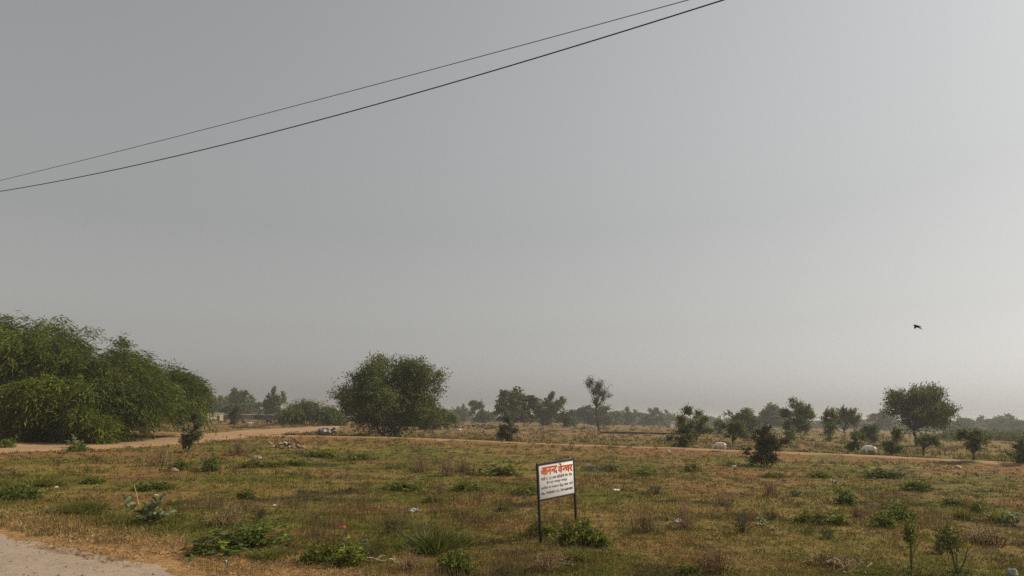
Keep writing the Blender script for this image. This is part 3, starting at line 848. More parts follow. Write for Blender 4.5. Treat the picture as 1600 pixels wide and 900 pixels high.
mb = MB()
x, y, d = scatter(rng, 15000, 10, 110)
x2, y2, d2 = scatter(rng, 4200, 75, 300, pw=.4)
x = np.concatenate([x, x2]); y = np.concatenate([y, y2]); d = np.concatenate([d, d2])
for (kd, wx, wy, ww, wh_, _) in weeds:
    g_ = G(wx, wy); q_ = ww * depth_of(g_) / F; m_ = 16
    x = np.concatenate([x, g_[0] + rng.normal(size=m_) * q_ * .75]); y = np.concatenate([y, g_[1] + rng.normal(size=m_) * q_ * .8])
d = np.hypot(x, y)
gsel = fbm(x / 3.4, y / 5.0, 11, 4)
ok = off_track(x, y) & ~on_left_track(x, y) & (rng.random(len(x)) < sstep(.40, .70, fbm(x / 2.2 + 5, y / 2.2, 131, 3)) + .12 + .6 * (np.arange(len(x)) >= len(x) - 16 * len(weeds)))
x, y, d, gsel = x[ok], y[ok], d[ok], gsel[ok]
T = len(x); z = hz(x, y); nl = 12
R = (.05 + .16 * rng.random(T) ** 2) * (1 + np.minimum(d, 130) / 45)
dd = rndir(rng, T * nl).reshape(T, nl, 3); dd[..., 2] = np.abs(dd[..., 2])
P = np.stack([x, y, z], 1)[:, None, :] + dd * R[:, None, None] * np.array([1, 1, .75]) * rng.random((T, nl, 1)) ** .4
pal = np.array([[.072, .088, .016], [.098, .100, .018], [.044, .048, .015], [.15, .10, .044], [.14, .13, .018]])
ci = rng.choice(5, size=T, p=[.32, .24, .16, .18, .10])
cc = np.repeat(pal[ci] * np.exp(rng.normal(size=(T, 1)) * .25), nl, axis=0)
leaves(mb, P.reshape(-1, 3), unit(dd.reshape(-1, 3) + rng.normal(size=(T * nl, 3)) * .6 + [0, 0, .3]), np.repeat(np.maximum(.035, d / F * 2.6), nl), np.repeat(np.maximum(.018, d / F * 1.3), nl), cc, rng)
tag(obj('ground_weeds', mb.mesh('ground_weeds'), M_grass), 'small green and brown weeds dotted through the field grass', 'ground weeds', kind='stuff')

mb = MB()
x, y, d = scatter(rng, 5200, 11, 230, pw=.6)
fs = y - tb_y(x)
ok = off_track(x, y) & ~on_left_track(x, y) & (rng.random(len(x)) < np.where(fs > 0, .35 + .65 * sstep(.35, .6, fbm(x / 7, y / 7, 141, 3)), .55 * sstep(.48, .70, fbm(x / 4, y / 4, 145, 3))))
x, y, d, fs = x[ok], y[ok], d[ok], fs[ok]
for (cx_, cy_) in ((1122, 704.5), (1356, 712.5), (391, 669), (419, 665)):     # grass the cattle stand in
    g_ = G(cx_, cy_); x = np.concatenate([x, g_[0] + rng.normal(size=12) * 1.0]); y = np.concatenate([y, g_[1] - .5 + rng.normal(size=12) * .3])
d = np.hypot(x, y); fs = y - tb_y(x); fs[-48:] = 1.0
T = len(x); z = hz(x, y); nb = 26
h = np.where(fs > 0, .30 + .45 * rng.random(T), .16 + .34 * rng.random(T)); sp_ = h * .6 + d / F * 3
a = rng.random((T, nb)) * 6.283; r = rng.random((T, nb)) ** .5 * sp_[:, None]
B = np.stack([x[:, None] + np.cos(a) * r, y[:, None] + np.sin(a) * r, z[:, None] - .02 + r * 0], -1)
A = unit(rng.normal(size=(T, nb, 3)) * .25 + np.array([0, 0, 1.0]))
S = unit(np.cross(A, rng.normal(size=(T, nb, 3)))); w_ = np.maximum(.007, d / F * .9)[:, None, None]
Lb = (h[:, None] * (.5 + .6 * rng.random((T, nb))))[..., None]
V = np.stack([B - S * w_ * .5, B + S * w_ * .5, B + A * Lb], 2).reshape(-1, 3)
greenp = ((fs > 0) & (rng.random(T) < .25 + .35 * sstep(5, 40, x)))[:, None]
c = np.where(greenp, np.array([.078, .078, .020]), np.array([.158, .106, .048])) * np.exp(rng.normal(size=(T, 1)) * .25)
mb.add(V, np.arange(len(V)).reshape(-1, 3), np.repeat(c, nb * 3, axis=0))
tag(obj('dry_grass', mb.mesh('dry_grass'), M_grass), 'tall dry straw grass beyond the track and in loose clumps', 'dry grass', kind='stuff')

# straw litter on the verge of the road
mb = MB(); n = 26000
t = rng.uniform(-26, 18, n); o_ = rng.random(n) ** 1.6 * 2.6 - .75
xy = ROAD_N * (ROAD_OFF + o_)[:, None] + rdir * t[:, None]
x, y = xy[:, 0], xy[:, 1]
ok = (rng.random(n) < sstep(.38, .62, fbm(x / .9, y / .9, 151, 3)))
x, y = x[ok], y[ok]; n = len(x)
P = np.stack([x, y, hz(x, y) + .005 + .03 * rng.random(n)], 1)
A = unit(np.stack([rng.normal(size=n), rng.normal(size=n), .35 * np.abs(rng.normal(size=n))], 1))
leaves(mb, P, A, .06 + .12 * rng.random(n), .016, np.array([.30, .20, .095]) * np.exp(rng.normal(size=(n, 1)) * .3), rng)
tag(obj('straw', mb.mesh('straw'), M_grass), 'orange straw strewn along the edge of the gravel road', 'straw', kind='stuff')

# grit and pebbles on the road and its shoulder
mb = MB(); n = 9000
t = rng.uniform(-24, 16, n); o_ = -rng.random(n) ** 1.5 * 7 + 1.2
xy = ROAD_N * (ROAD_OFF + o_)[:, None] + rdir * t[:, None]
sz = .006 + .02 * rng.random(n) ** 5
P = np.stack([xy[:, 0], xy[:, 1], hz(xy[:, 0], xy[:, 1]) + .012 + sz * .3], 1)
oc = np.array([[1, 0, 0], [0, 1, 0], [-1, 0, 0], [0, -1, 0], [0, 0, .7], [0, 0, -.7]])
V = P[:, None, :] + oc[None] * sz[:, None, None] * (.6 + .8 * rng.random((n, 6, 1)))
fo = np.array([[0, 1, 4], [1, 2, 4], [2, 3, 4], [3, 0, 4], [1, 0, 5], [2, 1, 5], [3, 2, 5], [0, 3, 5]])
mb.add(V.reshape(-1, 3), (np.arange(n)[:, None, None] * 6 + fo[None]).reshape(-1, 3), np.repeat(np.array([.20, .155, .12]) * np.exp(rng.normal(size=(n, 1)) * .45), 6, axis=0))
tag(obj('gravel', mb.mesh('gravel', True), M_track), 'loose grit and pebbles on the gravel road', 'gravel', kind='stuff')

# ------------------------------------------------------------------ the sign board
PL = G(846, 848); PR = G(900, 842)
u = PR - PL; u[2] = 0; u = u / np.linalg.norm(u)
nrm = np.array([u[1], -u[0], 0.0])
if np.dot(nrm, cam_pos - PL) < 0: nrm = -nrm
def on_plane(px, py):
    d = raydir(px, py); t = np.dot(PL - cam_pos, nrm) / np.dot(d, nrm); return cam_pos + d * t
TL = on_plane(841.5, 725); TR = on_plane(895.5, 718.5); BL = on_plane(843.8, 782)
ev = unit((TL - BL)); eu = np.cross(ev, nrm); eu = unit(eu) * (1 if np.dot(eu, u) > 0 else -1)
bwid = float(np.dot(TR - TL, eu)); bh = float(np.linalg.norm(TL - BL))
Rm = np.stack([eu, ev, nrm], 1)
origin = TL - ev * bh            # lower left corner of the board
sign = empty('sign_board', PL)
tag(sign, 'leaning white notice board with red heading on two black posts', 'sign')
def sbox(name, cu, cv, cn, su, sv, sn, m, parent=sign):
    b_ = MB(); box(b_, origin - PL + Rm @ np.array([cu, cv, cn]), (su, sv, sn), Rm); me = b_.mesh(name)
    bm = bmesh.new(); bm.from_mesh(me); bmesh.ops.bevel(bm, geom=bm.edges[:], offset=min(su, sv, sn) * .12, segments=2, affect='EDGES', profile=.5); bm.to_mesh(me); bm.free()
    return obj(name, me, m, parent)
ft = .032
def post(cu):
    # runs from the top of the board down into the soil
    top = bh + .012; p = origin + Rm @ np.array([cu, 0, 0]); L = (p[2] - float(hz(p[0], p[1])) + .12) / ev[2]
    sbox('post', cu, (top - L) / 2, -.016, .048, top + L, .05, M_black)
post(-.024); post(bwid + .024)
sbox('frame_bar', bwid / 2, bh - ft / 2, -.004, bwid - .002, ft * 1.25, .030, M_black)
sbox('frame_bar', bwid / 2, ft / 2 - .02, -.004, bwid - .002, ft, .030, M_black)
panel = sbox('panel', bwid / 2, bh / 2 - .008, -.004, bwid - .004, bh - 2 * ft + .012, .006, M_white)
dg = bpy.context.evaluated_depsgraph_get
def text_mesh(body, size, off=0.0):
    c = bpy.data.curves.new('lettering', 'FONT'); c.body = body; c.size = size; c.offset = off; c.resolution_u = 2
    o = bpy.data.objects.new('lettering', c); COL.objects.link(o)
    me = bpy.data.meshes.new_from_object(o.evaluated_get(dg()))
    bpy.data.objects.remove(o)
    n = len(me.vertices); co = np.zeros(n * 3); me.vertices.foreach_get('co', co)
    return me, co.reshape(-1, 3)
def lettering(body, cu, cv, wid, hei, m, cn, off=0.0):
    """a line of painted writing, fitted to wid x hei and centred on the board at cu, cv; each word a piece of its own"""
    _, co = text_mesh(body, 1.0, off)
    lo, hi = co.min(0), co.max(0)
    pre = ''
    for w in body.split(' '):
        me, c = text_mesh(w, 1.0, off)
        x0 = 0.0
        if pre:
            _, a = text_mesh(pre + 'x', 1.0); _, b = text_mesh('x', 1.0); x0 = a[:, 0].max() - b[:, 0].max()
        c = c.copy(); c[:, 0] += x0
        c[:, 0] = (c[:, 0] - (lo[0] + hi[0]) / 2) / (hi[0] - lo[0]) * wid + cu
        c[:, 1] = (c[:, 1] - (lo[1] + hi[1]) / 2) / (hi[1] - lo[1]) * hei + cv
        c[:, 2] = cn
        W_ = (Rm @ c.T).T + origin - PL
        me.vertices.foreach_set('co', W_.astype(np.float32).ravel()); me.update()
        me.materials.clear(); obj('lettering', me, m, panel)
        pre += w + ' '
fz = .0026
def heading(pieces, cu, cv, wid, hei, m, cn, off):
    """large painted word; a piece marked with * loses its upright stroke, as half letters do"""
    x = 0.0; got = []
    for t in pieces:
        me, c = text_mesh(t.strip('*'), 1.0, off)
        if '*' in t:
            bm = bmesh.new(); bm.from_mesh(me); cut = c[:, 0].min() + .66 * (c[:, 0].max() - c[:, 0].min())
            bmesh.ops.bisect_plane(bm, geom=bm.verts[:] + bm.edges[:] + bm.faces[:], plane_co=(cut, 0, 0), plane_no=(1, 0, 0), clear_outer=True)
            bm.to_mesh(me); bm.free(); n = len(me.vertices); c = np.zeros(n * 3); me.vertices.foreach_get('co', c); c = c.reshape(-1, 3)
        c = c.copy(); c[:, 0] += x - c[:, 0].min(); x = c[:, 0].max() - .02; got.append((me, c))
    al = np.concatenate([c for _, c in got]); lo, hi = al.min(0), al.max(0)
    for me, c in got:
        q = np.stack([(c[:, 0] - (lo[0] + hi[0]) / 2) / (hi[0] - lo[0]) * wid + cu, (c[:, 1] - (lo[1] + hi[1]) / 2) / (hi[1] - lo[1]) * hei + cv, c[:, 0] * 0 + cn], 1)
        me.vertices.foreach_set('co', ((Rm @ q.T).T + origin - PL).astype(np.float32).ravel()); me.update()
        me.materials.clear(); obj('lettering', me, m, panel)
for pcs, cu_, w_, h_ in ((('आन', 'न*', 'द'), .29, .46, .24), (('वे', 'न*', 'चर'), .76, .42, .27)):
    heading(pcs, bwid * cu_, bh * (.765 if h_ < .25 else .785), bwid * (w_ + .015), bh * (h_ + .015), M_yel, fz, .035)
    heading(pcs, bwid * cu_, bh * (.775 if h_ < .25 else .795), bwid * w_, bh * h_, M_red, fz + .002, .02)
lettering('गली न. 12 उमा कॉलोनी मेन रोड', bwid * .50, bh * .575, bwid * .90, bh * .10, M_ink, fz, .012)
lettering('मेन 20 नगरपुर जयपुर', bwid * .50, bh * .445, bwid * .60, bh * .095, M_ink, fz, .012)
lettering('जमीन व मकान हेतु बात करें', bwid * .50, bh * .310, bwid * .93, bh * .10, M_blue, fz, .012)
lettering('Mo. 9928451111, 7014684881', bwid * .50, bh * .165, bwid * .90, bh * .085, M_ink, fz, .02)

# ------------------------------------------------------------------ overhead cables
def cable(p0, p1, pm, z0, z1, rad, label):
    def hp(px, py, zz):
        d = raydir(px, py); t = (zz - CAM_H) / d[2]; return cam_pos + d * t
    A_ = hp(*p0, z0); B_ = hp(*p1, z1)
    # sag read off the middle point
    best = None
    for t in np.linspace(.2, .8, 121):
        q = A_ * (1 - t) + B_ * t; a_, b_ = proj(q)
        if best is None or abs(a_ - pm[0]) < best[0]: best = (abs(a_ - pm[0]), t, q, b_)
    _, t, q, b_ = best
    sag = (pm[1] - b_) * depth_of(q) / F / (4 * t * (1 - t))
    T = np.linspace(-1.3, 1.9, 90)[:, None]
    P = A_ * (1 - T) + B_ * T + np.array([0, 0, -1.0]) * sag * 4 * T * (1 - T)
    b2 = MB(); tube(b2, P, rad, 6)
    return tag(obj('overhead_cable', b2.mesh('overhead_cable'), M_cable), label, 'cable', 'overhead cables crossing the sky')
cable((0, 299), (1130, 0), (560, 173), 7.4, 7.4, .008, 'thicker lower one of the two cables crossing the sky')
cable((0, 282), (1075, 0), (520, 150), 8.2, 8.2, .0055, 'thinner upper one of the two cables crossing the sky')

# ------------------------------------------------------------------ stones, walls, hut, shed
def stone_mesh(seed, flat=.75):
    r = np.random.default_rng(seed); bm = bmesh.new(); bmesh.ops.create_icosphere(bm, subdivisions=1, radius=.5)
    for v in bm.verts:
        k = .75 + .5 * r.random(); v.co = Vector((v.co.x * k, v.co.y * k, v.co.z * k * flat))
    me = bpy.data.meshes.new('stone'); bm.to_mesh(me); bm.free(); me.shade_flat(); return me
SM = [stone_mesh(i) for i in range(6)]
SMW = [stone_mesh(20 + i) for i in range(4)]; SMD = [stone_mesh(30 + i) for i in range(4)]
for m_ in SM: m_.materials.append(M_stone)
for m_ in SMW: m_.materials.append(M_stone_w)
for m_ in SMD: m_.materials.append(M_stone_d)
def heap(label, px, py, wpx, hpx, n, seed, name='stone_pile', sets=(SM, SM, SMW, SMD), cat='stone pile', lo=.14, hi=.34):
    r = random.Random(seed); p = G(px, py); m = depth_of(p) / F; root = empty(name, p); W = wpx * m; Hh = hpx * m
    for k in range(n):
        a = r.uniform(-.5, .5); b_ = r.uniform(-.3, .3); s = r.uniform(lo, hi) * Hh * 2
        zz = max(0, (1 - (2 * abs(a)) ** 1.6)) * Hh * r.uniform(0, .75)
        o = obj('stone', r.choice(r.choice(sets)), None, root)
        o.location = (a * W, b_ * W * .5, zz + s * .2 + float(hz(p[0] + a * W, p[1] + b_ * W * .5)) - p[2]); o.scale = (s * r.uniform(.8, 1.4), s, s * r.uniform(.7, 1.1)); o.rotation_euler = (r.uniform(-.5, .5), r.uniform(-.5, .5), r.uniform(0, 6))
    return tag(root, label, cat)
heap('heap of pinkish broken stones in the grass right of the dark crooked shrub', 450, 700, 48, 13, 34, 1)
heap('few pale stones lying left of the broken stone heap', 420, 694, 10, 5, 5, 2, lo=.2, hi=.4, sets=(SMW,))
heap('row of reddish clods in the grass between the boulder and the dark shrub', 270, 734, 40, 4, 7, 3, lo=.2, hi=.5, sets=(SM,))
heap('low line of tumbled dark stones with dry grass right of the large acacia', 742, 668.5, 84, 4.5, 46, 6, 'tumbled_stone_wall', (SMD, SMD, SM), 'stone wall', .25, .55)
def boulder(label, px, py, w, h, seed, ms=M_stone, name='boulder'):
    p = G(px, py); m = depth_of(p) / F; r = np.random.default_rng(seed); bm = bmesh.new(); bmesh.ops.create_icosphere(bm, subdivisions=3, radius=.5)
    for v in bm.verts:
        c_ = np.array([[*v.co]]); k = .7 + .55 * float(vn3(c_ * 3.1 + 9, seed)[0]) + .12 * float(vn3(c_ * 9 + 4, seed + 1)[0]); v.co = Vector((v.co.x * k * w * m, v.co.y * k * w * m * .8, (v.co.z * k + .22) * h * m * 1.25))
    me = bpy.data.meshes.new(name); bm.to_mesh(me); bm.free()
    return tag(obj(name, me, ms, None, p), label, 'boulder')
boulder('pink sandstone boulder half sunk in weeds left of the stone heap', 399, 726, 20, 15, 4)
boulder('small flat reddish rock left of the pink boulder', 272, 737, 15, 6, 5)
boulder('small tan rock on the edge of the track at far right', 1497, 732, 10, 5, 6, M_stone_w)
boulder('white rock cut by the bottom edge near the right corner', 1582, 899, 15, 12, 11, M_sackw)
boulder('tan stone at the foot of the large acacia', 591, 684.5, 7, 6, 9, M_stone_w)

def wall_run(name, label, pts, hpx, m_body, m_cope, cope=.12, thick=.4, seed=1):
    root_p = G(*pts[0]); root = empty(name, root_p); W3 = [G(*q) for q in pts]
    r = np.random.default_rng(seed); b_ = MB(); c_ = MB()
    P = []; Hh = []
    for a_, e_ in zip(W3[:-1], W3[1:]):
        for t in np.linspace(0, 1, 12, endpoint=False): P.append(a_ * (1 - t) + e_ * t)
    P.append(W3[-1]); P = np.array(P)
    for k in range(len(P)): Hh.append(hpx * depth_of(P[k]) / F * (1 + .12 * (r.random() - .5)))
    d_ = np.gradient(P[:, :2], axis=0); nn = np.stack([-d_[:, 1], d_[:, 0]], 1); nn /= np.linalg.norm(nn, axis=1)[:, None]
    def prism(mb_, z0, z1, th):
        n_ = len(P); s_ = np.concatenate([nn, np.zeros((n_, 1))], 1) * th / 2; base_ = P - root_p
        lo = base_ + np.array([0, 0, 1.0]) * z0[:, None]; hi_ = base_ + np.array([0, 0, 1.0]) * z1[:, None]
        Vv = np.stack([lo - s_, lo + s_, hi_ + s_, hi_ - s_], 1).reshape(-1, 3); fc = []
        for k in range(n_ - 1):
            for q in range(4): fc.append([k * 4 + q, k * 4 + (q + 1) % 4, k * 4 + 4 + (q + 1) % 4, k * 4 + 4 + q])
        fc.append([0, 1, 2, 3]); fc.append([(n_ - 1) * 4 + q for q in (3, 2, 1, 0)]); mb_.add(Vv, np.array(fc))
    Hh = np.array(Hh)
    prism(b_, Hh * 0 - .3, Hh, thick); prism(c_, Hh, Hh + cope, thick + .08)
    obj('wall', b_.mesh('wall', True), m_body, root); obj('coping', c_.mesh('coping', True), m_cope, root)
    return tag(root, label, 'wall')
wall_run('boundary_wall', 'long dark boundary wall with pale top left of the large acacia', [(300, 654.5), (340, 654.5), (400, 655.5), (450, 656.5), (500, 657.5), (545, 658.5), (575, 659)], 7.2, M_stone_d, M_conc, .14)
wall_run('low_stone_wall', 'thin dark line of low wall behind the slender tree', [(938, 677), (980, 677.5), (1020, 678.3), (1062, 679.2)], 2.2, M_stone_d, M_stone_d, .05)

def hut(name, label, px, dep, wpx, hpx, m_w, m_r, roof_over=.15):
    p = at(px, dep); m = depth_of(p) / F; root = empty(name, p, .85); W = wpx * m * .8; Hh = hpx * m; D = W * .8
    b_ = MB(); box(b_, (0, 0, Hh / 2 - .1), (W, D, Hh + .2)); obj('wall', b_.mesh('wall', True), m_w, root)
    b_ = MB(); box(b_, (0, 0, Hh + .09), (W + 2 * roof_over, D + 2 * roof_over, .16)); obj('roof', b_.mesh('roof', True), m_r, root)
    b_ = MB(); box(b_, (W * .2, -D / 2 - .02, Hh * .36), (W * .16, .04, Hh * .72)); obj('door', b_.mesh('door', True), M_stone_d, root)
    b_ = MB(); box(b_, (-W * .2, -D / 2 - .02, Hh * .62), (W * .14, .04, Hh * .26)); obj('window', b_.mesh('window', True), M_stone_d, root)
    return tag(root, label, 'building')
hut('beige_hut', 'low beige flat roofed building behind the dark wall at left', 331, 205, 34, 11, M_plaster, M_conc)
hut('white_shed', 'tiny white roofed shed on the skyline right of the slender tree', 1047, 330, 14, 8, M_hide_g, M_plastic, .4)

# ------------------------------------------------------------------ cattle
def skin_body(name, joints, edges, root_i, m, sub=2):
    me = bpy.data.meshes.new(name); me.from_pydata([j[:3] for j in joints], edges, [])
    o = bpy.data.objects.new(name, me); COL.objects.link(o)
    sk = o.modifiers.new('skin', 'SKIN'); sk.use_smooth_shade = True
    o.modifiers.new('sub', 'SUBSURF').levels = sub; o.modifiers['sub'].render_levels = sub
    for k, j in enumerate(joints):
        v = me.skin_vertices[0].data[k]; r = j[3]; v.radius = r if isinstance(r, tuple) else (r, r); v.use_root = (k == root_i)
    me2 = bpy.data.meshes.new_from_object(o.evaluated_get(dg())); bpy.data.objects.remove(o)
    me2.name = name; me2.materials.clear(); me2.materials.append(m)
    return me2
def cow_mesh(m, head='down'):
    J = [(.62, 0, 1.06, (.29, .28)), (.15, 0, .96, (.36, .37)), (-.32, 0, .98, (.34, .36)), (-.62, 0, 1.04, (.22, .27)), (-.40, 0, 1.36, .11)]
    E = [(0, 1), (1, 2), (2, 3), (2, 4)]
    if head == 'down': J += [(-.95, 0, .86, .15), (-1.20, 0, .52, .12), (-1.30, 0, .28, .07)]
    else: J += [(-.90, 0, 1.28, .15), (-1.10, 0, 1.42, .12), (-1.36, 0, 1.26, .07)]
    E += [(3, 5), (5, 6), (6, 7)]
    for sy in (-1, 1):
        for (jx, par, kx, fx) in ((.62, 0, .74, .66), (-.42, 2, -.42, -.44)):
            b = len(J)
            J += [(jx, .17 * sy, .80, .12), (kx, .17 * sy, .42, .062), (fx, .17 * sy, .06, .05), (fx - .06, .17 * sy, .0, .05)]
            E += [(par, b), (b, b + 1), (b + 1, b + 2), (b + 2, b + 3)]
    b = len(J); J += [(.90, 0, 1.05, .035), (.95, 0, .70, .025), (.94, 0, .45, .04)]; E += [(0, b), (b, b + 1), (b + 1, b + 2)]
    return skin_body('body', J, E, 1, m)
cow_w = cow_mesh(M_hide_w, 'down'); cow_u = cow_mesh(M_hide_d, 'up'); calf_m = cow_mesh(M_hide_w, 'up')
def cow(px, py, lpx, rz, me, label, head='down', name='cow', cat='cow', scale=None):
    p = G(px, py); s = (lpx * depth_of(p) / F / 1.75) if scale is None else scale
    root = empty(name, p, rz, (s, s, s)); obj('body', me, None, root)
    hx, hzz = (-1.10, .74) if head == 'down' else (-1.06, 1.52)
    for sy in (-1, 1):
        b_ = MB(); tube(b_, [(hx, .07 * sy, hzz), (hx + .02, .16 * sy, hzz + .10), (hx - .02, .17 * sy, hzz + .24)], [.03, .024, .006], 6); obj('horn', b_.mesh('horn'), M_horn, root)
        b_ = MB(); leaves(b_, np.array([[hx + .06, .09 * sy, hzz - .02]]), np.array([[.1, .98 * sy, -.1]]), .2, .10, np.array([[.5, .45, .4]]), np.random.default_rng(2)); obj('ear', b_.mesh('ear'), M_hide_g, root)
    return tag(root, label, cat, 'cattle grazing beyond the track')
cow(1126, 706.5, 17, -.15, cow_w, 'white cow with lowered head grazing right behind the track')
cow(1359, 713, 21, -.2, cow_w, 'pale cow with only its back showing above the grass, at right')
cow(419, 664, 13, 1.1, cow_u, 'dark cow standing in front of the boundary wall', 'up')
cow(391, 668, 10, 2.6, calf_m, 'small white calf left of the dark cow by the wall', 'up', 'calf', 'calf')

# heap of sacks by the track
def blob(name, m, sx, sy, sz, seed, parent, loc, amp=.35):
    r = np.random.default_rng(seed); bm = bmesh.new(); bmesh.ops.create_icosphere(bm, subdivisions=3, radius=.5)
    for v in bm.verts:
        c_ = np.array([[*v.co]]); k = 1 - amp / 2 + amp * float(vn3(c_ * 4 + 11, seed)[0]) + .12 * float(vn3(c_ * 13 + 3, seed)[0]); v.co = Vector((v.co.x * k * sx, v.co.y * k * sy, max(-.42, v.co.z * k) * sz))
    me = bpy.data.meshes.new(name); bm.to_mesh(me); bm.free()
    for pl in me.polygons: pl.use_smooth = True
    return obj(name, me, m, parent, loc)
p = G(508, 679); hp_ = empty('sack_heap', p); tag(hp_, 'heap of grey and white rubbish sacks at the fork of the tracks', 'rubbish heap')
for k, (dx, dy, dz, s, m_) in enumerate([(-.62, 0, .34, .85, M_sack), (-.1, -.2, .36, .85, M_sackw), (.36, -.1, .30, .75, M_sackp), (.1, .25, .62, .55, M_stone_d), (1.0, .4, .50, .75, M_sack), (.72, .2, .26, .7, M_stone_d), (-.4, .2, .66, .45, M_stone_d), (1.1, .3, .80, .34, M_stone_d), (-.3, -.35, .2, .5, M_sackp)]):
    blob('sack', m_, s * 1.05, s * .8, s * .8, 60 + k, hp_, (dx, dy, dz), 1.1)

# ------------------------------------------------------------------ litter
def litter(name, label, px, py, wpx, hpx, m, seed, cat='litter'):
    p = G(px, py); s = depth_of(p) / F; o = blob(name, m, wpx * s, wpx * s * .7, hpx * s * .8, seed, None, (p[0], p[1], p[2] + hpx * s * .30), 1.5)
    o.data.shade_flat()
    return tag(o, label, cat, 'litter lying in the field')
litter('plastic_bag', 'crumpled white plastic bag on the grass left of the sign', 646, 800, 17, 7, M_plastic, 1)
litter('plastic_bag', 'pale rubbish bag on the grass right of the sign', 1060, 818, 11, 8, M_plastic, 2)
litter('wrapper', 'orange red wrapper on the grass left of the grassy clump', 536, 825, 9, 4, M_redp, 3)
litter('wrapper', 'grey wrapper just right below the red one', 570, 847, 10, 6, M_sack, 4)
litter('paper_scrap', 'tiny white scrap right of the small dark shrub', 428, 791, 7, 3, M_plastic, 5)
litter('paper_scrap', 'white scrap on the straw verge of the road', 353, 879, 7, 4, M_plastic, 6)
litter('paper_scrap', 'white scrap left of the ragged dark bush below the track', 1147, 730, 7, 4, M_plastic, 7)
litter('paper_scrap', 'white scrap below the brush pile, right of the sign', 962, 767, 11, 4, M_plastic, 8)
litter('paper_scrap', 'white fleck beside the track below the flat topped tree', 1484, 719, 4, 4, M_plastic, 9)
litter('paper_scrap', 'white sheet lying on the path right of the large acacia', 717, 672, 9, 3, M_plastic, 10)
litter('paper_scrap', 'white fleck at the base of the pair of touching bushes', 1044, 703, 4, 5, M_plastic, 11)
litter('paper_scrap', 'white scrap in the grass above the big leaved plant, near the left edge', 88, 762, 6, 3, M_plastic, 12)
litter('paper_scrap', 'white scrap beside the small dark shrub up right of the spindly one', 1186, 821, 8, 4, M_plastic, 13)
p = G(414, 655.9); pw_ = blob('white_bundle', M_plastic, .45, .4, .5, 90, None, (p[0], p[1], p[2] + 1.0), .5); tag(pw_, 'small white bundle on top of the dark boundary wall', 'bundle')
# a broken slat in front of the sign
p = G(884, 883); b_ = MB(); box(b_, (0, 0, .02), (.30, .06, .02)); o = obj('wooden_slat', b_.mesh('wooden_slat', True), M_sack, None, p); o.rotation_euler = (.05, .04, -.35); tag(o, 'short grey slat lying in the grass in front of the sign', 'slat')

# brush pile and fallen branches
def brush(name, label, px, py, wpx, hpx, n, seed, m, cat='branches', rad=.012):
    r = np.random.default_rng(seed); p = G(px, py); s = depth_of(p) / F; W = wpx * s; Hh = hpx * s; root = empty(name, p)
    for k in range(n):
        a = (r.random() - .5) * W; dr = unit(np.array([r.normal() + .6, r.normal() * .5, .35 * r.normal()])); L = W * r.uniform(.25, .6)
        c0 = np.array([a, r.normal() * W * .12, r.random() * Hh * .6])
        T = np.linspace(-.5, .5, 6)[:, None]; P = c0 + dr * T * L + np.array([0, 0, 1.0]) * (.15 * Hh * np.cos(T * 6 + r.random() * 6)) + r.normal(size=(6, 3)) * .02 * W
        P[:, 2] = np.maximum(P[:, 2], .01); b_ = MB(); tube(b_, P, rad * np.linspace(1.2, .5, 6) * r.uniform(.6, 1.3), 5); obj('branch', b_.mesh('branch'), m, root)
    return tag(root, label, cat)
M_drywood = plain('bleached_wood', (.40, .31, .21), 0.9, 0.1, 0.3, 6)
M_grwood = plain('grey_wood', (.20, .18, .15), 0.9, 0.1, 0.3, 6)
brush('brush_pile', 'grey heap of dead branches in the field right of the sign board', 928, 735, 32, 10, 34, 5, M_grwood, 'brush pile', .022)
brush('fallen_branches', 'pale fallen dry branches left of the tall stemmed weeds', 1332, 896, 62, 30, 12, 6, M_drywood, 'branches', .014)
brush('fallen_branches', 'pale dry sticks lying across the dry tangle at the bottom', 596, 878, 56, 14, 7, 7, M_drywood, 'branches', .012)
brush('fallen_branches', 'pale bent twigs right of the dark spindly shrub', 1210, 829, 22, 10, 6, 8, M_drywood, 'branches', .011)

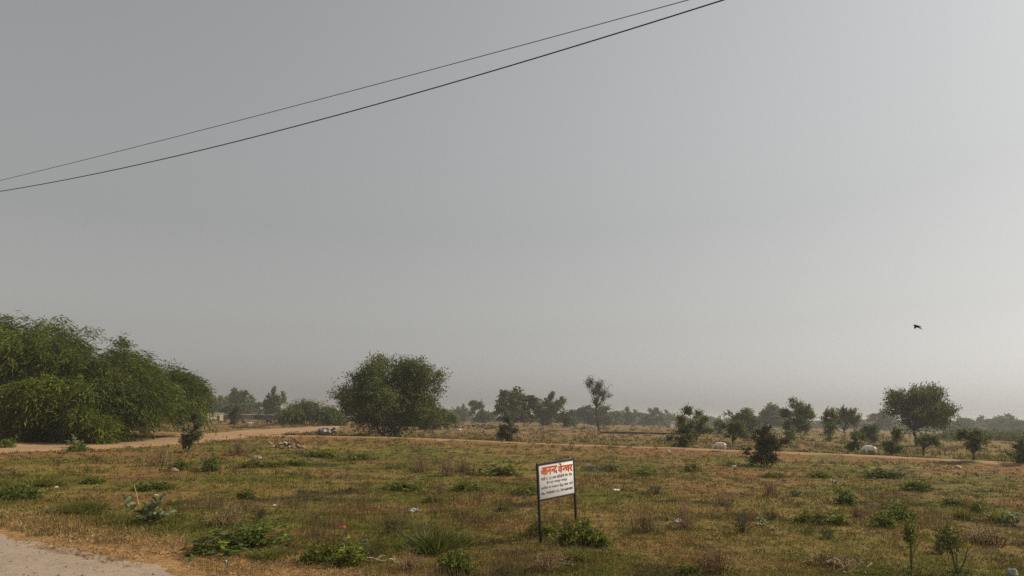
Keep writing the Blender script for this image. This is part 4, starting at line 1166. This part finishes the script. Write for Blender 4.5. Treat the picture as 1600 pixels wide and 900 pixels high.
# ------------------------------------------------------------------ big leaved milkweed
def big_leaf(L, Wd, seed):
    r = np.random.default_rng(seed); n = 7; t = np.linspace(0, 1, n); w = Wd * .5 * np.sin(math.pi * np.clip(t * .94 + .05, 0, 1)) ** .7
    cz = .10 * L * np.sin(t * 3.0); mb_ = MB()
    V = np.concatenate([np.stack([t * L, w, cz + w * .35], 1), np.stack([t * L, t * 0, cz], 1), np.stack([t * L, -w, cz + w * .35], 1)])
    fc = []
    for k in range(n - 1):
        fc += [[k, k + 1, n + k + 1, n + k], [n + k, n + k + 1, 2 * n + k + 1, 2 * n + k]]
    mb_.add(V, np.array(fc), np.array([.235, .275, .150]) * r.uniform(.75, 1.2)); me = mb_.mesh('leaf'); me.materials.append(M_bigleaf); return me
BL_ = [big_leaf(.29, .19, k) for k in range(4)]
def milkweed(label, px, py, s, shoots, seed, name='milkweed'):
    r = random.Random(seed); p = G(px, py); root = empty(name, p)
    m = depth_of(p) / F
    for (ex, ey, ez, nl, sz, bare) in shoots:
        e = Vector((ex * m, ey * m, ez * m)); b_ = MB()
        tube(b_, [(0, 0, -.03), (e.x * .4, e.y * .4, e.z * .35), tuple(e)], [.016, .013, .009] if not bare else [.010, .009, .007], 6); obj('stem', b_.mesh('stem'), M_twig if not bare else M_drystem, root)
        for k in range(nl):
            o = obj('leaf', r.choice(BL_), None, root); f = 1 - .55 * (k // 2) / max(1, nl / 2)
            o.location = (e.x * f, e.y * f, e.z * f + .01); o.rotation_euler = (r.uniform(-.3, .3), -r.uniform(.05, .95), (k % 2) * math.pi + k * .9 + r.uniform(-.4, .4)); q = sz * s * r.uniform(.75, 1.15); o.scale = (q, q, q)
    return tag(root, label, 'plant', 'big leaved milkweeds')
M_drystem = plain('yellow_stem', (.48, .40, .14), 0.7, 0.2, 0.2, 8)
milkweed('milkweed plant with big grey green leaves and one tall bare yellow stem, near the road', 226, 819, 1.0,
         [(0, 0, 22, 10, 1.0, 0), (14, 6, 30, 8, .95, 0), (24, -6, 10, 8, .95, 0), (-8, 4, 14, 8, .9, 0), (6, -10, 6, 8, .9, 0), (18, 12, 38, 6, .85, 0), (-40, 6, 34, 8, .85, 1), (-24, 2, 60, 2, .35, 1), (30, 4, 12, 6, .9, 0)], 3)
milkweed('small pale leaved milkweed in the field right of the spindly shrub', 1187, 822, .7, [(0, 0, 10, 6, .7, 0), (6, 3, 6, 5, .7, 0)], 5)
milkweed('small pale leaved milkweed near the right edge of the field', 1584, 822, .9, [(0, 0, 16, 6, .8, 0), (-10, 0, 10, 5, .8, 0), (8, 0, 6, 5, .8, 0)], 6)
milkweed('small pale leaved milkweed below the long green weed patch', 1301, 760, 1.1, [(0, 0, 10, 6, .8, 0), (6, 0, 6, 5, .8, 0)], 7)
milkweed('young milkweed on the dirt track in front of the left thicket', 114, 700, 1.6, [(0, 0, 14, 7, .9, 0), (8, 0, 8, 6, .9, 0), (-8, 0, 8, 6, .9, 0)], 8)
# yellow bloom on the tall weed
def bloom(label, px, py, dep_ref, r_):
    d = raydir(px, py); q = cam_pos + d / F * dep_ref; root = empty('yellow_flower', q)
    return q
p0 = G(1496, 899); q = cam_pos + raydir(1513, 852) / F * depth_of(p0)
b_ = MB(); rr = np.random.default_rng(3); dv = rndir(rr, 60); leaves(b_, dv * .012, dv, .035, .034, np.tile([.7, .5, .02], (60, 1)), rr)
fl = obj('flower', b_.mesh('flower'), M_yelp, None, q)
b_ = MB(); tube(b_, [tuple(p0 - q), tuple((p0 - q) * .5 + np.array([.04, 0, 0])), (0, 0, 0)], [.014, .011, .007], 5); obj('stem', b_.mesh('stem'), M_twig, fl)
tag(fl, 'single yellow flower head on a bare leaning stem at lower right', 'flower')

# ------------------------------------------------------------------ bird
q = cam_pos + raydir(1432, 509.5) / F * 42.0
J = [(-.16, 0, .05, .035), (-.08, 0, .02, .06), (.05, 0, -.03, .055), (.16, 0, -.09, .03), (.24, 0, -.13, .02)]
me = skin_body('body', J, [(0, 1), (1, 2), (2, 3), (3, 4)], 1, M_feather)
bird = empty('bird', q, .15); obj('body', me, None, bird)
for sy in (-1, 1):
    V = []; n = 6
    for k, t in enumerate(np.linspace(0, 1, n)):
        ch = .13 * (1 - .6 * t ** 2); V += [(-.07 + .10 * t, sy * .26 * t, .03 - .12 * t + .03), (-.07 + .10 * t + ch, sy * .26 * t, -.01 - .12 * t), (-.02 + .10 * t, sy * .26 * t, .045 - .12 * t + .03)]
    fc = []
    for k in range(n - 1):
        for a_, c_ in ((0, 1), (1, 2), (2, 0)): fc.append([k * 3 + a_, k * 3 + c_, k * 3 + 3 + c_, k * 3 + 3 + a_])
    b_ = MB(); b_.add(V, np.array(fc)); obj('wing', b_.mesh('wing'), M_feather, bird)
b_ = MB(); b_.add([(.18, -.03, -.10), (.18, .03, -.10), (.34, .05, -.17), (.34, -.05, -.17), (.18, 0, -.085), (.34, 0, -.155)], np.array([[0, 3, 5, 4], [4, 5, 2, 1], [0, 1, 2, 3]])); obj('tail', b_.mesh('tail'), M_feather, bird)
tag(bird, 'single small black bird flying in the sky at right', 'bird')

# ------------------------------------------------------------------ haze
hm = bpy.data.materials.new('haze'); hm.use_nodes = True; hn = hm.node_tree; hn.nodes.clear()
pv = hn.nodes.new('ShaderNodeVolumePrincipled'); pv.inputs['Color'].default_value = (.86, .87, .90, 1); pv.inputs['Density'].default_value = HAZE_DENSITY; pv.inputs['Anisotropy'].default_value = 0.3
ho = hn.nodes.new('ShaderNodeOutputMaterial'); hn.links.new(pv.outputs['Volume'], ho.inputs['Volume'])
b_ = MB(); box(b_, (0, 1100, 10.5), (5600, 3400, 25.0))
tag(obj('haze', b_.mesh('haze', True), hm), 'pale dusty haze lying over the plain', 'haze', kind='stuff')
